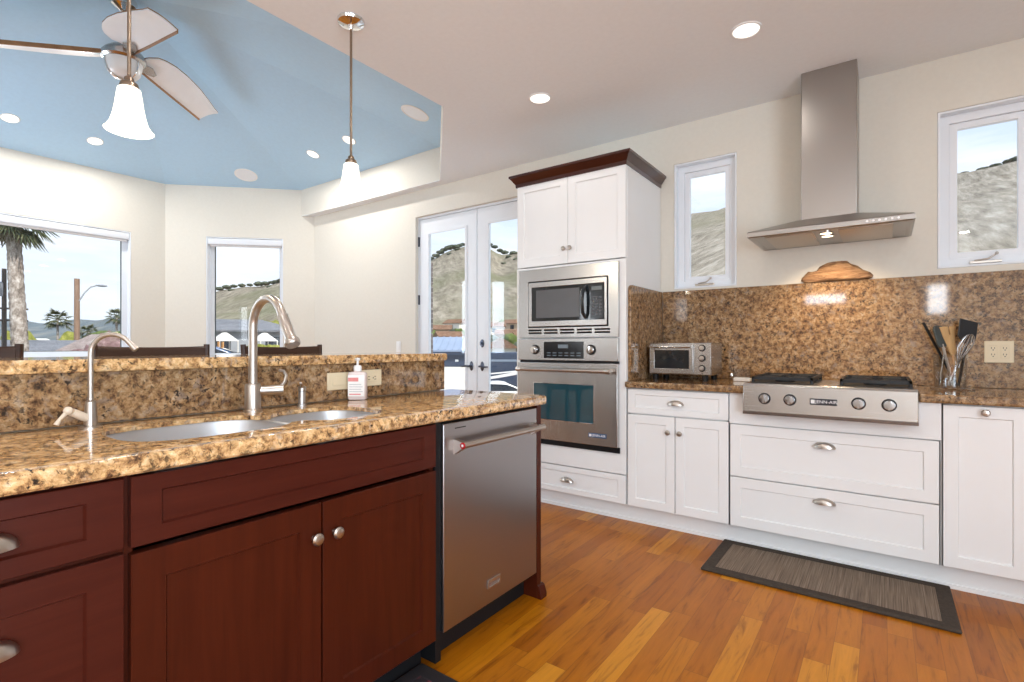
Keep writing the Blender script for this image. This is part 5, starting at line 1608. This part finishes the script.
# seen in the narrow bay window
house('house', (-40.0, 18.7), 9.5, 7, 1.05, -2.6, 2.25, 3.15, 'siding', 'roof_grey', 'grey house with hipped slate roof outside the narrow bay window', hip=0.8, wins=3)
for (x, y, lb) in ((-33.4, 15.45, 'white garden canopy left of the tall faucet outside the bay window'), (-32.2, 17.35, 'white garden canopy right of the tall faucet outside the bay window')):
    root = thing('garden_canopy', (x, y, -2.6), lb, 'canopy', 'white canopies by the grey house')
    g = G(); g.rings([[(x - 0.6, y - 0.6, 1.45), (x + 0.6, y - 0.6, 1.45), (x + 0.6, y + 0.6, 1.45), (x - 0.6, y + 0.6, 1.45)], [(x - 0.1, y - 0.1, 1.98), (x + 0.1, y - 0.1, 1.98), (x + 0.1, y + 0.1, 1.98), (x - 0.1, y + 0.1, 1.98)]]); obj('canopy_top', g, M['stucco'], root)
    for sx in (-0.55, 0.55):
        for sy in (-0.55, 0.55):
            g = G(); g.cyl((x + sx, y + sy, -2.6), (x + sx, y + sy, 1.46), 0.04, seg=8); obj('leg', g, M['stucco'], root)
g = G(); rs = []
for k in range(25):
    q = k / 24
    cx_, cy_ = -27.9 + 2.1 * q, 14.1 + 3.0 * q
    rs.append([(cx_ + 0.5 * a + 0.10 * NZ.noise(Vector((k, a * 3, 1))), cy_ - 0.35 * a, z + 0.16 * NZ.noise(Vector((k * 0.9, a, z)))) for a, z in ((-1, -2.6), (1, -2.6), (1.05, 0.4), (0.8, 1.18), (-0.8, 1.18), (-1.05, 0.4))])
g.rings(rs)
obj('hedge', g, M['leaf_y'], None, sharp=3.2, label='clipped green hedge before the grey house outside the bay window', cat='hedge')
fn = thing('fence_panel', (-26.5, 11.6, -2.6), 'orange wooden fence panel at the left edge of the narrow bay window', 'fence')
for k in range(6):
    g = G(); g.box(-26.9 + 0.17 * k, 11.3 + 0.12 * k, -2.6, -26.77 + 0.17 * k, 11.36 + 0.12 * k, 1.35); obj('board', g, M['fence'], fn)
g = G(); g.box(-26.9, 11.40, 0.6, -26.0, 11.44, 0.72); obj('rail', g, M['fence'], fn)
shrub('tree', (-44.5, 24.4, -2.6), (2.2, 2.2, 2.9), M['leaf_y'], 'yellow green tree behind the arch of the tall faucet', seed=5, cat='tree', det=4)

# vehicles
def car(name, x, y, rot, zg, paint, label, L=4.4, Wd=1.8, H=1.45):
    root = thing(name, (x, y, zg), label, 'car')
    ca, sa = math.cos(rot), math.sin(rot)
    m = lambda a, b, z: (x + a * ca - b * sa, y + a * sa + b * ca, zg + z)
    body = [(-L / 2, 0.30), (L / 2, 0.28), (L / 2 + 0.02, 0.62), (L / 2 - 0.25, 0.80), (L * 0.20, 0.92), (-L * 0.42, 0.95), (-L / 2 + 0.02, 0.88)]
    cab = [(-L * 0.40, 0.92), (L * 0.21, 0.90), (L * 0.10, 1.18), (-0.02 * L, 1.40), (-L * 0.10, H), (-L * 0.24, H - 0.02), (-L * 0.33, 1.30)]
    g = G(); g.rings([[m(a, -Wd / 2 * s, z) for a, z in body] for s in (1, -1)])
    b_ = obj('body', g, M[paint], root, bevel=0.10, seg=3)
    g = G(); g.rings([[m(a, -(Wd / 2 - 0.10) * s, z if z < 1.0 else z) for a, z in cab] for s in (1, -1)])
    obj('roof', g, M[paint], root, bevel=0.08, seg=3)
    win = [(-L * 0.335, 0.97), (L * 0.155, 0.96), (L * 0.075, 1.16), (-0.03 * L, 1.32), (-L * 0.23, 1.36), (-L * 0.30, 1.26)]
    for s in (1, -1):
        g = G(); g.rings([[m(a, s * (Wd / 2 - 0.11), z) for a, z in win], [m(a, s * (Wd / 2 - 0.085), z) for a, z in win]]); obj('side_window', g, M['car_glass'], root)
    g = G(); g.rings([[m(L * 0.205, s, 0.95), m(L * 0.10, s * 0.9, 1.19), m(0.0, s * 0.85, 1.375), m(0.012, s * 0.85, 1.385), m(L * 0.115, s * 0.9, 1.20), m(L * 0.220, s, 0.96)] for s in (0.68, -0.68)]); obj('windscreen', g, M['car_glass'], root)
    for a in (-L * 0.31, L * 0.31):
        for s in (-1, 1):
            p0 = Vector(m(a, s * (Wd / 2 - 0.20), 0.32)); p1 = Vector(m(a, s * (Wd / 2 + 0.01), 0.32))
            g = G(); g.cyl(p0, p1, 0.32, seg=20); wl = obj('wheel', g, M['rubber'], root)
            g = G(); g.cyl(p1, p1 + (p1 - p0) * 0.06, 0.19, seg=16); obj('hubcap', g, M['chrome'], wl)
    return root
car('car', -17.45, 23.55, 0.75, -2.32, 'car_white', 'white parked car seen low through the right French door')
car('car', -24.2, 11.0, 1.05, -0.30, 'car_blue', 'blue parked car at the bottom of the narrow bay window')
g = G(); g.box(-27.5, 8.6, -2.7, -21.5, 13.2, -0.33); obj('parking_terrace', g, M['concrete'], kind='structure', label='raised parking terrace outside the bay window', cat='terrace')

rv = thing('motorhome', (-20.6, 29.0, -2.6), 'large dark navy motorhome with white swoosh seen through the right French door', 'motorhome')
def RV(a, b, z):
    an = math.radians(36)
    return (-20.6 + a * math.cos(an) - b * math.sin(an), 29.0 + a * math.sin(an) + b * math.cos(an), z)
g = G(); g.prism([(-4.2, -2.1), (4.2, -2.1), (4.3, -0.6), (4.1, 0.55), (3.8, 0.72), (-4.0, 0.72), (-4.2, 0.55)], -1.25, 1.25, lambda a, b, z: RV(a, b, z))
obj('body', g, M['navy'], rv, bevel=0.08)
for z0, z1, h0, h1 in ((-1.25, 0.05, 0.08, 0.20), (-0.85, -0.15, 0.03, 0.10)):
    g = G(); rs = []
    for k in range(17):
        q = k / 16
        a = -3.9 + 7.2 * q
        z = z0 + (z1 - z0) * q ** 1.6
        hh = h0 + (h1 - h0) * math.sin(PI * q)
        rs.append([RV(a, -1.262, z), RV(a, -1.262, z + hh), RV(a, -1.245, z + hh), RV(a, -1.245, z)])
    g.rings(rs); obj('swoosh_stripe', g, M['car_white'], rv, label='white curved swoosh')
g = G(); g.box(-4.0, -1.27, 0.10, 4.0, -1.24, 0.24, RV); obj('awning_rail', g, plain('grey blue awning', (0.22, 0.28, 0.36), 0.5), rv)
for a in (-2.4, 0.4, 2.6):
    g = G(); g.box(a - 0.45, -1.27, -0.45, a + 0.45, -1.24, 0.0, RV); obj('window', g, M['car_glass'], rv)
for a in (-2.9, 2.7):
    for b in (-1.15, 1.15):
        g = G(); g.cyl(RV(a, b - 0.12, -2.15), RV(a, b + 0.12, -2.15), 0.42, seg=20); obj('wheel', g, M['rubber'], rv)

# white walled garage with blue ribbed roof, left French door
gr = thing('garage', (-21.5, 22.6, -2.6), 'white garage with blue ribbed metal roof seen through the left French door', 'garage')
def GA(a, b, z):
    an = math.radians(36)
    return (-21.2 + a * math.cos(an) - b * math.sin(an), 22.8 + a * math.sin(an) + b * math.cos(an), z)
g = G(); g.box(-2.2, 0, -2.6, 0.95, 2.2, -0.10, GA); obj('walls', g, M['stucco'], gr)
g = G(); g.box(-2.15, -0.02, -0.10, 0.93, 2.1, 0.72, GA); g.box(-2.3, -0.25, 0.62, 1.05, 0.1, 0.80, GA); obj('shadow_band', g, M['navy'], gr, label='dark navy band under the roof')
g = G(); g.rings([[GA(-2.4, -0.30, 0.80), GA(1.10, -0.30, 0.80), GA(1.10, -0.30, 0.90), GA(-2.4, -0.30, 0.90)], [GA(-2.4, 2.4, 1.62), GA(1.10, 2.4, 1.62), GA(1.10, 2.4, 1.72), GA(-2.4, 2.4, 1.72)]])
for k in range(9):
    a = -2.3 + 0.41 * k
    g.rings([[GA(a, -0.30, 0.895), GA(a + 0.07, -0.30, 0.895), GA(a + 0.07, -0.30, 0.95), GA(a, -0.30, 0.95)], [GA(a, 2.4, 1.715), GA(a + 0.07, 2.4, 1.715), GA(a + 0.07, 2.4, 1.77), GA(a, 2.4, 1.77)]])
obj('ribbed_roof', g, M['roof_blue'], gr)
g = G(); g.box(0.35, -0.03, 0.20, 0.55, 0.0, 0.33, GA); obj('lamp', g, M['badge_ink'], gr, label='small bright wall lamp')

# houses and trees along the foot of the hill
hs = [(134.7, 98, 0.4), (133.0, 108, 1.0), (131.4, 98, 0.2), (133.9, 123, 0.7), (132.2, 136, 0.1), (126.4, 112, 0.5), (124.4, 104, 0.9), (125.6, 133, 0.2), (127.9, 126, 0.6)]
for i, (az, r, rt) in enumerate(hs):
    p = terr(az, r)
    side = 'left' if az > 130 else 'right'
    house('house', (p.x, p.y), 5.0, 4.0, rt, p.z - 1, p.z + 1.7, p.z + 2.8, 'stucco_tan' if i % 2 else 'stucco', 'roof_brown', 'small brown roofed house at the foot of the hill seen through the %s French door' % side, 'hill foot houses in the %s door' % side, over=0.3, wins=1)
for k, (x, y, rt, lb) in enumerate(((-41.6, 54.6, 0.75, 'brown gabled house above the motorhome, left one in the right French door'), (-37.3, 58.4, 0.70, 'brown gabled house above the motorhome, right one in the right French door'))):
    house('house', (x, y), 5.0, 3.6, rt + PI / 2, -2.6, 0.95, 2.2, 'stucco', 'roof_brown', lb, over=0.3, wins=1)
tr = [(135.2, 90), (134.2, 87), (133.3, 91), (132.3, 88), (131.3, 85), (134.8, 111), (132.4, 118), (131.8, 116), (135.3, 118), (128.2, 103), (127.3, 96), (126.2, 99), (125.2, 93), (127.0, 138), (124.6, 122)]
ft_ = {}
for i, (az, r) in enumerate(tr):
    p = terr(az, r)
    sd = 'left' if az > 130 else 'right'
    kind = 'leaf_g' if i % 3 else 'leaf'
    if (sd, kind) not in ft_:
        ft_[(sd, kind)] = shrub('tree', p, (1.5, 1.5, 1.25), M[kind], '%s green tree among the hill foot houses seen through the %s French door' % ('dark' if kind == 'leaf' else 'bright', sd), 'hill foot %s trees in the %s door' % ('dark' if kind == 'leaf' else 'bright', sd), seed=i * 2.1, cat='tree')
    else:
        c = copy_tree(ft_[(sd, kind)]); c.location = p; k = 0.8 + 0.07 * (i % 6); c.scale = (k, k, k * 1.1); c.rotation_euler = (0, 0, i)

# brick pier beside the French doors
g = G()
for k in range(9):
    w = 0.20 if k % 2 else 0.185
    g.box(-4.455 - 2 * w, 4.18, -0.4 + 0.285 * k, -4.455, 4.50, -0.4 + 0.285 * (k + 1) - 0.015)
g.box(-4.82, 4.195, -0.4, -4.47, 4.485, 2.16)
obj('brick_pier', g, M['brick'], None, label='dark brick pier just outside the left French door', cat='pier')

# palms, poles, bushes outside the picture window
def fan_leaf(g, c, d, size, droop, rnd):
    """one stiff fan leaf: folded segments spreading from the end of its stalk"""
    d = Vector(d).normalized()
    side = d.cross(Vector((0, 0, 1)))
    side = side.normalized() if side.length > 0.05 else Vector((1, 0, 0))
    up = side.cross(d)
    base = Vector(c) + d * size * 0.55 - Vector((0, 0, droop * size * 0.25))
    g.tube([c, base], size * 0.018, 5)
    for k in range(11):
        an = -1.25 + 2.5 * k / 10
        e = d * math.cos(an) + side * math.sin(an)
        L = size * (0.62 - 0.12 * abs(an)) * rnd.uniform(0.85, 1.1)
        w = size * 0.045
        tip = base + e * L - Vector((0, 0, droop * L * (0.55 + 0.25 * abs(an))))
        mid = base + e * L * 0.5 - Vector((0, 0, droop * L * 0.14))
        q = e.cross(up).normalized() * w
        g.rings([[base + q * 0.3, base - q * 0.3, base + up * 0.01], [mid + q, mid - q, mid + up * w * 0.6], [tip + q * 0.15, tip - q * 0.15, tip + up * 0.006]])
def palm(name, p0, p1, r0, r1, size, nl, label, seed, dead=0, group=None, det=True):
    rnd = random.Random(seed)
    root = thing(name, p0, label, 'palm tree', group)
    p0 = Vector(p0); p1 = Vector(p1)
    g = G(); rs = []
    n = 46 if det else 10
    sg = 16 if det else 8
    for k in range(n):
        q = k / (n - 1)
        c = p0.lerp(p1, q)
        r = r0 + (r1 - r0) * q
        rs.append([c + Vector((math.cos(2 * PI * j / sg), math.sin(2 * PI * j / sg), 0)) * r * (1 + (0.09 if det else 0) * (1 if (j + k) % 2 else -1) + 0.03 * rnd.uniform(-1, 1)) for j in range(sg)])
    g.rings(rs)
    obj('trunk', g, M['palm_bark'], root, sharp=0.4)
    g = G()
    for k in range(nl):
        an = 2 * PI * k * 0.381966 + seed
        el = 1.15 - 1.9 * (k / nl)
        fan_leaf(g, p1 + Vector((0, 0, 0.1)), (math.cos(an) * math.cos(el), math.sin(an) * math.cos(el), math.sin(el)), size * rnd.uniform(0.85, 1.1), 0.35 + 0.4 * (k / nl), rnd)
    obj('crown', g, M['palm_leaf'], root, sharp=3.2)
    if dead:
        g = G()
        for k in range(dead):
            an = 2 * PI * k / dead + 0.3
            fan_leaf(g, p1 - Vector((0, 0, 0.15)), (math.cos(an) * 0.75, math.sin(an) * 0.75, -0.55), size * rnd.uniform(0.6, 0.75), 0.9, rnd)
        obj('dry_skirt', g, M['palm_dead'], root, sharp=3.2, label='drooping brownish lower leaves')
    return root
M['palm_bark'] = ground_mat('pale palm bark', (0.10, 0.08, 0.065), (0.36, 0.31, 0.27), (0.70, 0.65, 0.60), 5.0, 3.0, (0.20, 0.16, 0.13), (1, 1, 0.6))
M['palm_leaf'] = ground_mat('dusty palm leaf', (0.045, 0.06, 0.035), (0.10, 0.115, 0.06), (0.20, 0.19, 0.11), 2.0, 0.8)
M['palm_dead'] = ground_mat('drooping palm leaf', (0.06, 0.06, 0.04), (0.14, 0.12, 0.075), (0.28, 0.22, 0.14), 2.0, 0.8)
palm('palm_tree', (-29.75, 5.55, -2.6), (-30.05, 5.22, 6.65), 0.31, 0.22, 1.35, 34, 'big palm tree with thick pale trunk at the left of the picture window', 3, dead=12)
palm('palm_tree', (-130.2, 29.0, -2.6), (-130.2, 29.0, 6.4), 0.22, 0.17, 2.3, 24, 'taller of two slim palms between the big palm and the lamp pole', 5, det=False)
palm('palm_tree', (-128.0, 33.2, -2.6), (-128.0, 33.2, 4.0), 0.22, 0.17, 1.8, 22, 'shorter slim palm right beside the lamp pole', 8, det=False)
palm('palm_tree', (-109.0, 32.2, -2.6), (-109.0, 32.2, 6.3), 0.22, 0.17, 1.7, 22, 'slim palm at the right edge of the picture window', 9, det=False)
up_ = thing('utility_pole', (-33.3, 5.50, -2.6), 'dark utility pole with crossarms left of the big palm trunk', 'utility pole')
g = G(); g.cyl((-33.3, 5.50, -2.6), (-33.3, 5.50, 4.75), 0.10, 0.085, 12); obj('pole', g, M['pole_dark'], up_)
for z in (2.85, 2.30):
    g = G(); g.box(-33.22, 4.7, z, -33.10, 6.3, z + 0.08); obj('crossarm', g, M['pole_dark'], up_)
g = G(); g.lathe([(0.16, 0), (0.18, 0.04), (0.18, 0.60), (0.13, 0.66)], (-33.08, 5.25, 3.45), seg=16); obj('transformer', g, M['siding'], up_)
sl = thing('street_lamp', (-45.8, 11.24, -2.6), 'brown wooden pole carrying a curved street lamp arm', 'street lamp')
g = G(); g.cyl((-45.8, 11.24, -2.6), (-45.8, 11.24, 5.85), 0.19, 0.155, 14); obj('pole', g, M['pole'], sl)
g = G(); g.tube([(-45.7, 11.34, 4.3), (-45.55, 11.60, 4.9), (-45.4, 11.9, 5.3), (-45.25, 12.25, 5.45)], 0.045, 8); obj('lamp_arm', g, M['siding'], sl)
g = G(); g.ball((-45.15, 12.45, 5.44), (0.20, 0.36, 0.09), 12, 8); obj('lamp_head', g, M['siding'], sl)
shrub('tree', (-67.0, 12.3, -2.6), (1.7, 1.8, 3.0), M['leaf_y'], 'round yellow green tree right of the big palm trunk', seed=2, trunk=False, cat='tree')
shrub('tree', (-67.0, 15.7, -2.6), (1.4, 1.5, 2.8), M['leaf_y'], 'small yellow green tree beside the tiny white building', seed=4, trunk=False, cat='tree')
shrub('tree', (-66.0, 18.6, -2.6), (1.8, 2.6, 3.0), M['leaf_g'], 'wide green tree right of the lamp pole', seed=6, trunk=False, cat='tree')
shrub('shrub', (-19.4, 5.55, -1.7), (0.75, 0.95, 1.75), M['bush_red'], 'reddish shrub just outside the picture window behind the arched water faucet', seed=7, trunk=False, cat='shrub', det=4)
